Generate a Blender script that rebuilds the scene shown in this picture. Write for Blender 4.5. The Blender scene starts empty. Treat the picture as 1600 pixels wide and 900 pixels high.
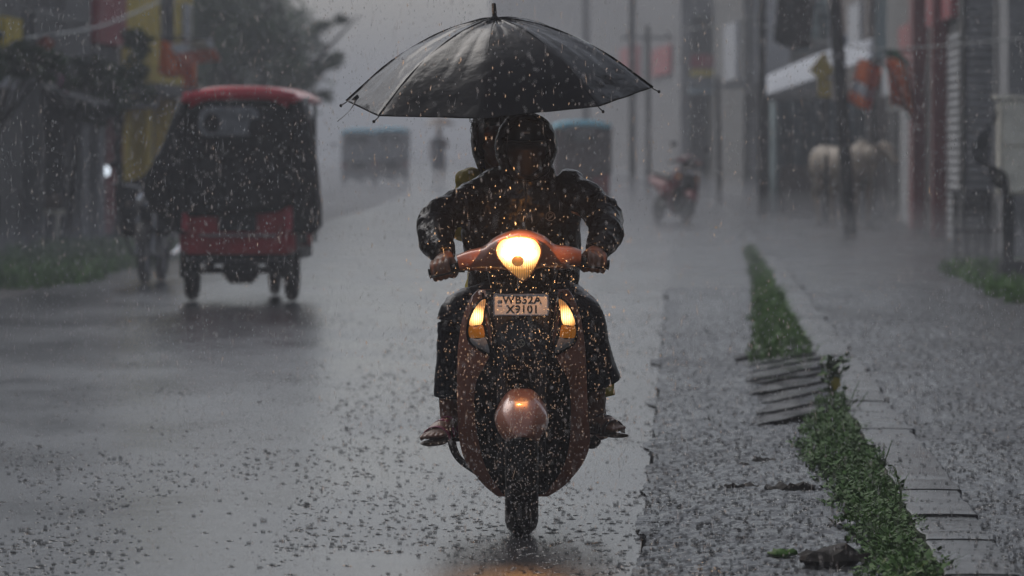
import bpy, bmesh, math, random
from mathutils import Vector, Matrix, Euler, noise

R = math.radians
rnd = random.Random(7)
sc = bpy.context.scene
COL = sc.collection

# ------------------------------------------------------------------ camera, world, sun, exposure
F = 8889.0          # focal length in photo pixels (200 mm on a 36 mm frame, 1600 px)
CH = 1.5            # camera height
HOR = 210.0         # horizon row
D0 = 21.3           # distance of the scooter's front wheel
PITCH = math.atan((450 - HOR) / F)

cam_d = bpy.data.cameras.new('camera')
cam = bpy.data.objects.new('camera', cam_d); COL.objects.link(cam)
cam.location = (0, 0, CH); cam.rotation_euler = (math.pi / 2 - PITCH, 0, 0)
cam_d.lens = 200; cam_d.sensor_width = 36; cam_d.clip_start = .5; cam_d.clip_end = 4000
cam_d.dof.use_dof = True; cam_d.dof.focus_distance = 21.6; cam_d.dof.aperture_fstop = 5.4
sc.camera = cam

SUN_EL, SUN_AZ = 50, -34
world = bpy.data.worlds.new("World"); sc.world = world; world.use_nodes = True
wt = world.node_tree; wt.nodes.clear()
wo = wt.nodes.new('ShaderNodeOutputWorld'); wb = wt.nodes.new('ShaderNodeBackground')
sky = wt.nodes.new('ShaderNodeTexSky'); sky.sky_type = 'NISHITA'; sky.sun_disc = False
sky.sun_elevation = R(SUN_EL); sky.sun_rotation = R(SUN_AZ); sky.air_density = 1.0; sky.dust_density = 2.5; sky.ozone_density = 1.0
hs = wt.nodes.new('ShaderNodeHueSaturation'); hs.inputs['Saturation'].default_value = .46
wt.links.new(sky.outputs[0], hs.inputs['Color']); wt.links.new(hs.outputs[0], wb.inputs[0])
wb.inputs[1].default_value = .13
wt.links.new(wb.outputs[0], wo.inputs[0])
sun_d = bpy.data.lights.new('sun', 'SUN'); sun_d.energy = .75; sun_d.angle = R(40); sun_d.color = (1, .985, .97)
sun = bpy.data.objects.new('sun', sun_d); COL.objects.link(sun)
az, el = R(SUN_AZ), R(SUN_EL)
sd = Vector((math.sin(az) * math.cos(el), math.cos(az) * math.cos(el), math.sin(el)))
sun.rotation_euler = sd.to_track_quat('Z', 'Y').to_euler()
vs = sc.view_settings
vs.view_transform = 'Standard'; vs.look = 'None'; vs.gamma = 1; vs.use_curve_mapping = False
vs.exposure = -0.24
sc.cycles.max_bounces = 6; sc.cycles.diffuse_bounces = 2; sc.cycles.glossy_bounces = 3
sc.cycles.transparent_max_bounces = 12; sc.cycles.volume_bounces = 0; sc.cycles.caustics_reflective = False
sc.cycles.use_denoising = True

def W(px, py, d):
    """world point seen at photo pixel (px,py), d metres ahead"""
    cx, cz = (px - 800) / F, (450 - py) / F
    y = math.cos(PITCH) + cz * math.sin(PITCH); z = -math.sin(PITCH) + cz * math.cos(PITCH)
    k = d / y
    return Vector((cx * k, d, CH + z * k))
def road_x(c, d):       # the road drifts to the right of the camera's axis
    return c + .03 * d

# ------------------------------------------------------------------ materials
MATS = {}
def pm(name, col, rough=.5, metal=0, bump=None, var=None, coat=0, spec=.5, emis=None, es=0, alpha=1, rvar=0, sheen=0):
    if name in MATS: return MATS[name]
    m = bpy.data.materials.new(name); m.use_nodes = True
    nt = m.node_tree; b = nt.nodes['Principled BSDF']
    b.inputs['Base Color'].default_value = (*col, 1); b.inputs['Roughness'].default_value = rough
    b.inputs['Metallic'].default_value = metal; b.inputs['Coat Weight'].default_value = coat
    b.inputs['Coat Roughness'].default_value = .06
    b.inputs['Specular IOR Level'].default_value = spec; b.inputs['Alpha'].default_value = alpha
    if sheen: b.inputs['Sheen Weight'].default_value = sheen
    if emis: b.inputs['Emission Color'].default_value = (*emis, 1); b.inputs['Emission Strength'].default_value = es
    tc = nt.nodes.new('ShaderNodeTexCoord')
    if var:
        n = nt.nodes.new('ShaderNodeTexNoise'); n.inputs['Scale'].default_value = var[0]; n.inputs['Detail'].default_value = 6
        n.inputs['Roughness'].default_value = .65
        nt.links.new(tc.outputs['Object'], n.inputs['Vector'])
        r = nt.nodes.new('ShaderNodeMapRange'); r.inputs['From Min'].default_value = .3; r.inputs['From Max'].default_value = .7
        nt.links.new(n.outputs[0], r.inputs[0])
        mx = nt.nodes.new('ShaderNodeMix'); mx.data_type = 'RGBA'
        a = var[1]
        mx.inputs[6].default_value = (*[c * (1 - a) for c in col], 1); mx.inputs[7].default_value = (*[min(1, c * (1 + a)) for c in col], 1)
        nt.links.new(r.outputs[0], mx.inputs[0]); nt.links.new(mx.outputs[2], b.inputs['Base Color'])
        if rvar:
            r2 = nt.nodes.new('ShaderNodeMapRange'); r2.inputs['From Min'].default_value = .3; r2.inputs['From Max'].default_value = .7
            r2.inputs['To Min'].default_value = max(.03, rough - rvar); r2.inputs['To Max'].default_value = rough + rvar
            nt.links.new(n.outputs[0], r2.inputs[0]); nt.links.new(r2.outputs[0], b.inputs['Roughness'])
    if bump:
        n = nt.nodes.new('ShaderNodeTexNoise'); n.inputs['Scale'].default_value = bump[0]; n.inputs['Detail'].default_value = 4
        nt.links.new(tc.outputs['Object'], n.inputs['Vector'])
        bp = nt.nodes.new('ShaderNodeBump'); bp.inputs['Strength'].default_value = bump[1]; bp.inputs['Distance'].default_value = bump[2] if len(bump) > 2 else .01
        nt.links.new(n.outputs[0], bp.inputs['Height']); nt.links.new(bp.outputs[0], b.inputs['Normal'])
    MATS[name] = m
    return m

coat_m = pm('wet_black_raincoat', (.008, .008, .009), .24, bump=(30, .6, .014), var=(9, .35), rvar=.1, spec=.26)
umb_m = pm('wet_black_umbrella_cloth', (.0028, .0028, .0035), .2, bump=(16, .4, .010), var=(7, .3), rvar=.08, spec=.26)
navy_m = pm('wet_navy_trousers', (.006, .010, .017), .38, bump=(28, .6, .012), var=(10, .35), rvar=.1, spec=.26)
yel_m = pm('mustard_cloth', (.42, .32, .025), .6, bump=(60, .4, .006), var=(14, .3))
skin_m = pm('brown_skin', (.20, .095, .058), .42, bump=(90, .2, .002), var=(25, .18))
hair_m = pm('black_hair', (.010, .009, .009), .4, bump=(140, .8, .004))
copper_m = pm('copper_paint', (.38, .155, .100), .28, metal=.15, coat=.8, var=(6, .12))
blackp_m = pm('black_plastic', (.013, .012, .012), .35, bump=(120, .2, .002), var=(20, .3), rvar=.1, spec=.26)
greyp_m = pm('dark_grey_plastic', (.045, .044, .045), .36, var=(12, .25), rvar=.08, spec=.26)
rub_m = pm('tyre_rubber', (.006, .006, .006), .5, bump=(80, .5, .004), spec=.26)
steel_m = pm('dull_steel', (.25, .25, .26), .35, metal=.9, var=(14, .3))
chrome_m = pm('chrome', (.6, .6, .62), .12, metal=1)
plate_m = pm('plate_white', (.82, .82, .82), .45, var=(30, .15))
ink_m = pm('plate_black_ink', (.01, .01, .01), .5)
blue_ink_m = pm('plate_blue_ink', (.12, .17, .33), .5)
sandal_m = pm('maroon_sandal', (.30, .04, .09), .4, var=(20, .3))
sole_m = pm('sandal_sole', (.06, .035, .02), .6)
gold_m = pm('emblem_metal', (.5, .47, .36), .3, metal=.7)
seat_m = pm('seat_vinyl', (.02, .018, .018), .45, bump=(60, .3, .004), spec=.26)
tarp_m = pm('black_tarpaulin', (.006, .0055, .0065), .5, spec=.3, bump=(9, .8, .03), var=(5, .4), rvar=.1)
red_m = pm('red_paint', (.50, .012, .03), .35, var=(4, .3), coat=.4)
dred_m = pm('dull_red_paint', (.24, .010, .016), .45, var=(5, .45))
plastic_m = pm('cloudy_plastic_window', (.17, .175, .185), .25, var=(6, .5))
dark_m = pm('dark_metal', (.02, .02, .022), .5, var=(9, .4), spec=.26)
conc_m = pm('weathered_concrete', (.21, .205, .20), .5, bump=(14, .4, .02), var=(1.2, .35), rvar=.12)
pole_m = pm('black_pole', (.013, .013, .014), .45, bump=(12, .3, .01), var=(4, .3))
lens_g = pm('clear_lens', (.32, .31, .30), .12, bump=(160, .5, .002))
bark_m = pm('wet_bark', (.018, .014, .011), .7, spec=.2, bump=(18, .7, .02), var=(6, .4))
leaf_m = pm('leaf_dark_green', (.040, .085, .025), .6, spec=.2, var=(1.5, .5))
leaf2_m = pm('leaf_pale_green', (.075, .11, .045), .45, var=(1.5, .45))
grass_m = pm('grass_blades', (.075, .17, .022), .6, spec=.2, var=(4, .55))
weed_m = pm('weed_leaves', (.055, .135, .018), .6, spec=.25, var=(6, .5))
yleaf_m = pm('yellow_leaf', (.42, .34, .02), .5)

# ------------------------------------------------------------------ object helpers
def tag(o, label=None, cat=None, group=None, kind=None):
    if label: o['label'] = label
    if cat: o['category'] = cat
    if group: o['group'] = group
    if kind: o['kind'] = kind
    return o
def empty(name, loc=(0, 0, 0), rz=0, label=None, cat=None, group=None):
    o = bpy.data.objects.new(name, None); COL.objects.link(o)
    o.location = loc; o.rotation_euler = (0, 0, rz); o.empty_display_size = .1
    return tag(o, label, cat, group)
def copy_tree(o, parent=None):
    c = o.copy(); COL.objects.link(c); c.parent = parent
    for ch in list(o.children): copy_tree(ch, c)
    return c
def cr(p, t):           # Catmull-Rom through list p (floats or Vectors) at parameter t in 0..len-1
    n = len(p); i = min(int(t), n - 2); f = t - i
    p0, p1, p2, p3 = p[max(i - 1, 0)], p[i], p[i + 1], p[min(i + 2, n - 1)]
    return .5 * ((2 * p1) + (p2 - p0) * f + (2 * p0 - 5 * p1 + 4 * p2 - p3) * f * f + (3 * p1 - p0 - 3 * p2 + p3) * f ** 3)

class MB:
    def __init__(s): s.bm = bmesh.new()
    def V(s, p): return s.bm.verts.new(p)
    def face(s, vs):
        try: return s.bm.faces.new(vs)
        except ValueError: return None
    def grid(s, rows, wrap=False, cap0=False, cap1=False):
        vr = [[s.V(p) for p in r] for r in rows]
        for a, b in zip(vr, vr[1:]):
            n = len(a)
            for i in range(n if wrap else n - 1):
                j = (i + 1) % n; s.face([a[i], a[j], b[j], b[i]])
        if cap0: s.face(list(reversed(vr[0])))
        if cap1: s.face(vr[-1])
        return vr
    def box(s, c, size, rot=None, taper=1):
        c = Vector(c); hx, hy, hz = [v / 2 for v in size]; ps = []
        for z in (-1, 1):
            k = taper if z > 0 else 1
            for x, y in ((-1, -1), (1, -1), (1, 1), (-1, 1)):
                v = Vector((x * hx * k, y * hy * k, z * hz))
                if rot is not None: v = rot @ v
                ps.append(s.V(c + v))
        for f in ((3, 2, 1, 0), (4, 5, 6, 7), (0, 1, 5, 4), (1, 2, 6, 5), (2, 3, 7, 6), (3, 0, 4, 7)): s.face([ps[i] for i in f])
        return s
    def tube(s, path, rad, seg=14, sub=5, squash=1.0, up=Vector((0, 0, 1)), cap=True):
        """path of Vectors; rad floats or (rw, rh) pairs: rw across, rh along 'up'"""
        path = [Vector(p) for p in path]
        rw = [r[0] if isinstance(r, tuple) else r for r in rad]; rh = [r[1] if isinstance(r, tuple) else r * squash for r in rad]
        n = (len(path) - 1) * sub; rows = []
        for k in range(n + 1):
            t = k / sub
            p = cr(path, t); q = cr(path, min(t + .05, len(path) - 1)) - cr(path, max(t - .05, 0))
            q.normalize(); x = q.cross(up)
            if x.length < 1e-3: x = q.cross(Vector((0, 1, 0)))
            x.normalize(); y = x.cross(q).normalized()
            a, b = max(cr(rw, t), 1e-4), max(cr(rh, t), 1e-4)
            rows.append([p + x * a * math.cos(2 * math.pi * i / seg) + y * b * math.sin(2 * math.pi * i / seg) for i in range(seg)])
        s.grid(rows, True, cap, cap); return s
    def bar(s, a, b, r, r2=None, seg=10):
        a, b = Vector(a), Vector(b); r2 = r if r2 is None else r2
        q = (b - a).normalized(); x = q.orthogonal().normalized(); y = q.cross(x)
        s.grid([[p + (x * math.cos(2 * math.pi * i / seg) + y * math.sin(2 * math.pi * i / seg)) * rr for i in range(seg)] for p, rr in ((a, r), (b, r2))], True, True, True)
        return s
    def ell(s, c, r, seg=18, rings=12, rot=None):
        c = Vector(c); rows = []
        for k in range(1, rings):
            ph = math.pi * k / rings; row = []
            for i in range(seg):
                th = 2 * math.pi * i / seg
                v = Vector((r[0] * math.sin(ph) * math.cos(th), r[1] * math.sin(ph) * math.sin(th), -r[2] * math.cos(ph)))
                if rot is not None: v = rot @ v
                row.append(c + v)
            rows.append(row)
        s.grid(rows, True, True, True); return s
    def lathe(s, prof, c, axis='z', seg=20):
        c = Vector(c); rows = []
        for r, h in prof:
            row = []
            for i in range(seg):
                t = 2 * math.pi * i / seg; a, b = r * math.cos(t), r * math.sin(t)
                v = {'z': (a, b, h), 'x': (h, a, b), 'y': (a, h, b)}[axis]
                row.append(c + Vector(v))
            rows.append(row)
        s.grid(rows, True, True, True); return s
    def prism(s, poly, ext):
        """poly: list of 3D points, ext: extrusion vector"""
        a = [s.V(p) for p in poly]; b = [s.V(Vector(p) + Vector(ext)) for p in poly]
        s.face(a); s.face(list(reversed(b))); n = len(a)
        for i in range(n): s.face([a[i], b[i], b[(i + 1) % n], a[(i + 1) % n]])
        return s
    def ring(s, c, R_, r, axis='x', seg=32, cs=10, squash=1):
        c = Vector(c); rows = []
        for i in range(seg + 1):
            t = 2 * math.pi * i / seg; row = []
            for j in range(cs):
                u = 2 * math.pi * j / cs; rr = R_ + r * math.cos(u); h = r * squash * math.sin(u)
                a, b = rr * math.cos(t), rr * math.sin(t)
                row.append(c + Vector({'z': (a, b, h), 'x': (h, a, b), 'y': (a, h, b)}[axis]))
            rows.append(row)
        s.grid(rows, True); return s
    def noise(s, amp, scale, seed=0, ridge=False, stretch=(1, 1, 1)):
        s.bm.normal_update()
        for v in s.bm.verts:
            p = Vector((v.co.x * stretch[0], v.co.y * stretch[1], v.co.z * stretch[2])) * scale + Vector((seed, seed * 1.7, -seed))
            k = noise.noise(p)
            if ridge: k = 1 - 2 * abs(k) * 1.6
            v.co += v.normal * amp * k
        return s
    def build(s, name, m, parent=None, smooth=True, loc=None, weld=True, bevel=0, solid=0, sharp=40):
        bm = s.bm
        if weld: bmesh.ops.remove_doubles(bm, verts=bm.verts, dist=1e-5)
        bmesh.ops.recalc_face_normals(bm, faces=bm.faces)
        if bevel:
            es = [e for e in bm.edges if len(e.link_faces) == 2 and e.calc_face_angle(0) > R(35)]
            if es: bmesh.ops.bevel(bm, geom=es, offset=bevel, segments=2, affect='EDGES', clamp_overlap=True)
        me = bpy.data.meshes.new(name); bm.to_mesh(me); bm.free()
        if smooth:
            for p in me.polygons: p.use_smooth = True
            me.set_sharp_from_angle(angle=R(sharp))
        if m: me.materials.append(m)
        o = bpy.data.objects.new(name, me); COL.objects.link(o)
        if parent: o.parent = parent
        if loc: o.location = loc
        if solid:
            md = o.modifiers.new('thick', 'SOLIDIFY'); md.thickness = solid; md.offset = 0
        return o
def remesh(o, voxel, smooth=4):
    md = o.modifiers.new('r', 'REMESH'); md.mode = 'VOXEL'; md.voxel_size = voxel; md.use_smooth_shade = True
    if smooth:
        ms = o.modifiers.new('s', 'SMOOTH'); ms.factor = .5; ms.iterations = smooth
    bpy.context.view_layer.update()
    dg = bpy.context.evaluated_depsgraph_get()
    me = bpy.data.meshes.new_from_object(o.evaluated_get(dg))
    old = o.data; mats = list(old.materials); o.modifiers.clear(); o.data = me; me.name = old.name
    me.materials.clear()
    for m in mats: me.materials.append(m)
    for p in me.polygons: p.use_smooth = True
    return o
def wrinkle(o, layers):
    """push vertices along their normals: (amp, scale, stretch, seed)"""
    me = o.data; ns = [v.normal.copy() for v in me.vertices]
    for v, n in zip(me.vertices, ns):
        k = 0
        for amp, scale, st, seed in layers:
            p = Vector((v.co.x * st[0], v.co.y * st[1], v.co.z * st[2])) * scale + Vector((seed, seed, seed))
            p += Vector((noise.noise(p * .5), noise.noise(p * .5 + Vector((9, 0, 0))), 0)) * 1.2
            k += amp * (1 - 3.0 * abs(noise.noise(p)))
        v.co += n * k
    me.update(); return o
def text(body, size, loc, m, parent, name='lettering', depth=.0006, sx=1.0):
    cu = bpy.data.curves.new(name, 'FONT'); cu.body = body; cu.size = size; cu.extrude = depth; cu.offset = size * .022
    cu.align_x = 'CENTER'; cu.align_y = 'CENTER'; cu.space_character = 1.08
    t = bpy.data.objects.new(name, cu); COL.objects.link(t); bpy.context.view_layer.update()
    dg = bpy.context.evaluated_depsgraph_get(); me = bpy.data.meshes.new_from_object(t.evaluated_get(dg))
    bpy.data.objects.remove(t)
    me.transform(Matrix.Rotation(math.pi / 2, 4, 'X') @ Matrix.Scale(sx, 4, Vector((1, 0, 0)))); me.materials.clear(); me.materials.append(m)
    o = bpy.data.objects.new(name, me); COL.objects.link(o); o.parent = parent; o.location = loc
    return o

# ------------------------------------------------------------------ ground, road, kerb
def wet_ground(name, col, r0, r1, bumps, ior=1.38):
    m = bpy.data.materials.new(name); m.use_nodes = True; nt = m.node_tree; b = nt.nodes['Principled BSDF']
    tc = nt.nodes.new('ShaderNodeTexCoord')
    def ns(scale, detail=6, sy=1.0, rough=.6):
        mp = nt.nodes.new('ShaderNodeMapping'); mp.inputs['Scale'].default_value = (1, sy, 1); nt.links.new(tc.outputs['Object'], mp.inputs[0])
        n = nt.nodes.new('ShaderNodeTexNoise'); n.inputs['Scale'].default_value = scale; n.inputs['Detail'].default_value = detail; n.inputs['Roughness'].default_value = rough
        nt.links.new(mp.outputs[0], n.inputs['Vector']); return n
    a = ns(.9, 8, .35); r = nt.nodes.new('ShaderNodeMapRange'); r.inputs['From Min'].default_value = .36; r.inputs['From Max'].default_value = .64
    r.inputs['To Min'].default_value = r0; r.inputs['To Max'].default_value = r1
    nt.links.new(a.outputs[0], r.inputs[0]); nt.links.new(r.outputs[0], b.inputs['Roughness'])
    c = ns(2.2, 10, .5); mx = nt.nodes.new('ShaderNodeMix'); mx.data_type = 'RGBA'
    mx.inputs[6].default_value = (*[v * .6 for v in col], 1); mx.inputs[7].default_value = (*[v * 1.5 for v in col], 1)
    nt.links.new(c.outputs[0], mx.inputs[0]); nt.links.new(mx.outputs[2], b.inputs['Base Color'])
    prev = None
    for scale, strength, dist, sy in bumps:
        n = ns(scale, 3, sy); bp = nt.nodes.new('ShaderNodeBump'); bp.inputs['Strength'].default_value = strength; bp.inputs['Distance'].default_value = dist
        nt.links.new(n.outputs[0], bp.inputs['Height'])
        if prev: nt.links.new(prev.outputs[0], bp.inputs['Normal'])
        prev = bp
    if prev: nt.links.new(prev.outputs[0], b.inputs['Normal'])
    b.inputs['IOR'].default_value = ior
    return m
road_m = wet_ground('wet_asphalt', (.04, .041, .045), .15, .25, [(1.4, .05, .02, .5), (8, .45, .006, .5), (38, .6, .004, .8)])
shoulder_m = wet_ground('wet_gravel_shoulder', (.018, .0175, .017), .12, .32, [(6, .5, .02, .6), (45, .8, .006, 1)], 1.24)
path_m = wet_ground('wet_rough_paving', (.024, .023, .023), .14, .34, [(5, .4, .02, .6), (40, .8, .006, 1)], 1.24)
mud_m = wet_ground('wet_mud', (.05, .043, .035), .3, .6, [(3, .6, .03, 1), (20, .7, .01, 1)])

def strip(name, m, cs, ds, zf, bend=True):
    b = MB(); rows = []
    for d in ds: rows.append([Vector((road_x(c, d) - (bendx(d) if bend else 0) + ((.11 * noise.noise(Vector((d * .9, 0, 7))) + .02 * noise.noise(Vector((d * 5, 0, 7)))) if name == 'shoulder' and c == cs[0] else 0), d, zf(c, d))) for c in cs])
    o = b.grid(rows) and b.build(name, m, weld=False); return tag(o, kind='structure')
def bendx(d):           # beyond a hundred metres the street swings to the left
    return .00036 * max(0, d - 95) ** 2 if d < 400 else 33.5 + .22 * (d - 400)
def lin(a, b, n): return [a + (b - a) * i / n for i in range(n + 1)]

g = MB(); g.grid([[Vector((x, y, -.06)) for x in (-500, -100, 0, 100, 500)] for y in (-80, 0, 100, 400, 1500)])
tag(g.build('ground', mud_m), kind='structure')
far_d = lin(17, 60, 20) + lin(64, 140, 19) + lin(150, 700, 30)
near_d = [-60, -20, 0, 10] + far_d
def dip(c, d): return .012 * noise.noise(Vector((c * .8, d * .25, 2)))
strip('road', road_m, lin(-6.2, -.15, 14), near_d, lambda c, d: 0)
def gravel(amp, sc_, seed, base): return lambda c, d: base + amp * noise.noise(Vector((c * sc_, d * sc_ * .7, seed))) + amp * 1.9 * noise.noise(Vector((c * 1.7, d * .6, seed))) + amp * .7 * noise.noise(Vector((c * 60, d * 30, seed)))
strip('shoulder', shoulder_m, lin(-.15, .88, 60), lin(17, 55, 1300), gravel(.011, 24, 1, .014))
strip('far_shoulder', shoulder_m, lin(-.15, .88, 4), lin(55, 140, 20) + lin(150, 700, 20), lambda c, d: .01)
strip('footpath', path_m, lin(1.10, 3.4, 110), lin(17, 55, 1000), gravel(.010, 24, 5, .045))
strip('far_footpath', path_m, lin(1.10, 3.9, 5), lin(55, 140, 20) + lin(150, 700, 20), lambda c, d: .045)
# kerb of long concrete slabs with open joints, worn edges
kb = MB(); d = 17.0
while d < 130:
    L = 1.5 if d < 60 else 3; L *= rnd.uniform(.85, 1.2); n = 12; rows = []
    if True:
        zt = .074 + rnd.uniform(-.005, .004); xo = rnd.uniform(-.014, .014); tl = rnd.uniform(-.004, .004)
        for i in range(n + 1):
            dd = d + .004 + (L - .008) * i / n; w = noise.noise(Vector((dd * 2.2, 3, 0))) * .018; w2 = noise.noise(Vector((dd * 2.4, 8, 0))) * .028
            c0, c1 = .87 + w + xo, 1.115 + w2 + xo + .02 * max(0, noise.noise(Vector((dd * 7, 2, 9)))); x0, x1 = road_x(c0, dd) - bendx(dd), road_x(c1, dd) - bendx(dd)
            z = zt + noise.noise(Vector((dd * 3, 1, 1))) * .008 + tl * (i / n - .5) * 2
            rows.append([Vector((x0 - .01, dd, -.02)), Vector((x0, dd, z - .004)), Vector((x0 + .006, dd, z)), Vector(((x0 + x1) / 2, dd, z + .001)), Vector((x1 - .008, dd, z - .002)), Vector((x1, dd, z - .008)), Vector((x1 + .004, dd, -.02))])
        kb.grid(rows, False, True, True)
    d += L
kerb_m = wet_ground('wet_kerb_concrete', (.042, .041, .041), .16, .32, [(4, .4, .02, 1), (40, .6, .004, 1)], 1.27)
tag(kb.build('kerb', kerb_m, weld=False, sharp=25), kind='structure')
# ramp of rough paving where water sheets off the path
rp = MB(); d = 29.9; k_ = 0
while d < 38.4:
    L = rnd.uniform(.8, 1.25); rows = []; w = .50 + .12 * noise.noise(Vector((k_ * 1.3, 4, 4))); n = 7; sk = rnd.uniform(.6, 1.0)
    for i in range(n + 1):
        f = i / n; row = []
        for u in range(17):
            g_ = u / 16; c = .885 - w * g_; dd = d + L * 1.06 * f - sk * g_ + .05 * noise.noise(Vector((g_ * 6, k_, 3))) * (1 if i == 0 else 0)
            z = .080 - .058 * g_ - .010 * f + .006 * noise.noise(Vector((g_ * 5, dd * 2, 0)))
            row.append(Vector((road_x(c, dd), dd, z)))
        if i == 0: rows.append([p + Vector((0, .01, -.008)) for p in row])
        rows.append(row)
    rows = [r_ + [r_[-1] + Vector((-.012, 0, -.05))] for r_ in rows]
    rp.grid(rows); d += L; k_ += 1
ramp_m = wet_ground('sheeting_water', (.03, .03, .031), .05, .16, [(7, .35, .01, .5)], 1.30)
tag(rp.build('water_ramp', ramp_m, weld=False), kind='structure')

# ------------------------------------------------------------------ buildings
def wallmat(name, col, rough=.75, spots=.35): return pm(name, col, rough, bump=(6, .4, .02), var=(1.1, spots), rvar=.1)
M_hazed = wallmat('haze_paled_wall', (.27, .265, .27)); M_grey = wallmat('grey_plaster', (.17, .165, .16)); M_dgrey = wallmat('dark_plaster', (.07, .066, .064)); M_pink = wallmat('pink_wash', (.38, .13, .13))  # far walls' pale grey has haze mixed into the colour
M_yel = wallmat('yellow_wash', (.70, .52, .06)); M_white = wallmat('stained_white_wash', (.32, .32, .325)); M_teal = wallmat('pale_teal_wash', (.19, .25, .26))
M_cream = pm('cream_painted_metal', (.72, .68, .58), .5, var=(4, .3)); M_dark = pm('dark_shop_interior', (.012, .011, .012), .8)
M_redw = wallmat('red_painted_board', (.36, .03, .045), .5); M_sred = wallmat('dull_red_column', (.20, .02, .025), .5)
M_shut = pm('shutter_metal', (.28, .28, .29), .45, var=(3, .35)); M_brown = wallmat('brown_wash', (.13, .10, .085)); M_blue = wallmat('faded_blue_board', (.12, .17, .26), .6)
M_orange = pm('orange_cloth', (.80, .15, .015), .6, var=(4, .2)); M_green = pm('green_cloth', (.02, .13, .05), .6, var=(4, .2)); M_wcl = pm('white_cloth', (.50, .51, .54), .6, var=(4, .2))
M_ycl = pm('yellow_sheet', (.55, .45, .03), .5, var=(5, .2)); M_tarpw = pm('white_tarpaulin', (.30, .32, .36), .45, var=(2, .25)); M_tarpb = pm('faded_blue_tarpaulin', (.10, .15, .18), .5, var=(2, .3))

def slats(b, p, u, w, z0, z1, nrm, n, dep=.03):
    """corrugated panel: p origin, u direction, w width"""
    rows = []
    for i in range(n * 4 + 1):
        z = z0 + (z1 - z0) * i / (n * 4); o = dep * (.5 + .5 * math.sin(i * math.pi / 2))
        rows.append([Vector((p.x, p.y, z)) + u * a + nrm * (o + .012) for a in (0, w)])
    b.grid(rows)
def building(name, label, x0, d0, x1, d1, depth, h, m, feats=(), end=(), group=None, slope=None):
    """road-side face runs (x0,d0)->(x1,d1); depth>0 extends to the right, <0 to the left. feats on the face, end on the wall towards the camera:
       (part, material, a0, a1, z0, z1[, style]) with a as a share of that wall's length"""
    root = empty(name, ((x0 + x1) / 2, (d0 + d1) / 2, 0), 0, label, 'building', group)
    o = root.location; s = 1 if depth > 0 else -1
    A, B = Vector((x0, d0, 0)) - o, Vector((x1, d1, 0)) - o; C_, D_ = B + Vector((depth, 0, 0)), A + Vector((depth, 0, 0))
    w = MB(); w.prism([A + Vector((0, 0, -.05)), B + Vector((0, 0, -.05)), C_ + Vector((0, 0, -.05)), D_ + Vector((0, 0, -.05))], (0, 0, h + .05))
    w.build('wall', m, root, smooth=False, bevel=.02)
    r = MB(); e = .25
    r.prism([A + Vector((-s * e, -e, h + .002)), B + Vector((-s * e, e, h + .002)), C_ + Vector((0, e, h + .002)), D_ + Vector((0, -e, h + .002))], (0, 0, .14))
    r.build('roof_slab', conc_m, root, smooth=False)
    def put(P, Q, nrm, fs):
        L = (Q - P).length; u = (Q - P).normalized()
        for f in fs:
            part, mm, a0, a1, z0, z1 = f[:6]; st = f[6] if len(f) > 6 else ''
            p = P + u * L * a0; wd = L * (a1 - a0); b = MB()
            if st == 'slat': slats(b, p, u, wd, z0, z1, nrm, max(6, int((z1 - z0) / .11)))
            elif st == 'window':
                b.prism([p + Vector((0, 0, z0)) + nrm * -.02, p + u * wd + Vector((0, 0, z0)) + nrm * -.02, p + u * wd + Vector((0, 0, z1)) + nrm * -.02, p + Vector((0, 0, z1)) + nrm * -.02], nrm * .03)
                fr = MB()
                for q0, q1, za, zb in ((0, .06, z0, z1), (wd - .06, wd, z0, z1), (.06, wd - .06, z0, z0 + .06), (.06, wd - .06, z1 - .06, z1), (wd / 2 - .02, wd / 2 + .02, z0 + .06, z1 - .06)):
                    fr.prism([p + u * q0 + Vector((0, 0, za)) + nrm * .012, p + u * q1 + Vector((0, 0, za)) + nrm * .012, p + u * q1 + Vector((0, 0, zb)) + nrm * .012, p + u * q0 + Vector((0, 0, zb)) + nrm * .012], nrm * .05)
                wo_ = b.build(part, mm, root, smooth=False); fr.build('frame', conc_m, wo_, smooth=False); continue
            elif st == 'awning':
                rows = []
                for i in range(9):
                    f_ = i / 8; rows.append([p + u * wd * k / 12 + nrm * (.02 + .85 * f_) + Vector((0, 0, z1 + (z0 - z1) * f_ + .03 * math.sin(k * 1.9 + i) * f_)) for k in range(13)])
                b.grid(rows); b.build(part, mm, root, solid=.02); continue
            else:
                t = {'board': .10, 'pillar': .22, 'ledge': .55}.get(st, .045)
                b.prism([p + Vector((0, 0, z0)) + nrm * -.03, p + u * wd + Vector((0, 0, z0)) + nrm * -.03, p + u * wd + Vector((0, 0, z1)) + nrm * -.03, p + Vector((0, 0, z1)) + nrm * -.03], nrm * (t + .03))
            b.build(part, mm, root, smooth=False)
    u = (B - A).normalized(); nf = Vector((-u.y, u.x, 0)) * s
    put(A, B, nf, feats); put(A, D_, Vector((0, -1, 0)), end)
    return root
def lx(d, c=-8.7): return road_x(c, d)
building('shop_building', 'unseen long grey shop row on the left, added to darken the light', lx(8, -9.2), 8, lx(38, -9.2), 38, -6, 7, M_dgrey, [('shutter', M_shut, .1, .3, 0, 2.6, 'slat'), ('door', M_dark, .5, .6, 0, 2.2), ('shutter', M_brown, .65, .9, 0, 2.6, 'slat')])  # out of view, added to darken the light on road and clothing
building('shop_building', 'unseen long brown shop row on the right, added to darken the light', road_x(4.4, 8), 8, road_x(4.4, 28), 28, 7, 7, M_dgrey, [('shutter', M_shut, .1, .3, 0, 2.6, 'slat'), ('door', M_dark, .5, .6, 0, 2.2)])  # second added row out of view, cuts light from the right
G1 = 'shop buildings along the left side of the street'; G2 = 'shop buildings along the right side of the street'; G3 = 'far buildings fading in the rain'
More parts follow.
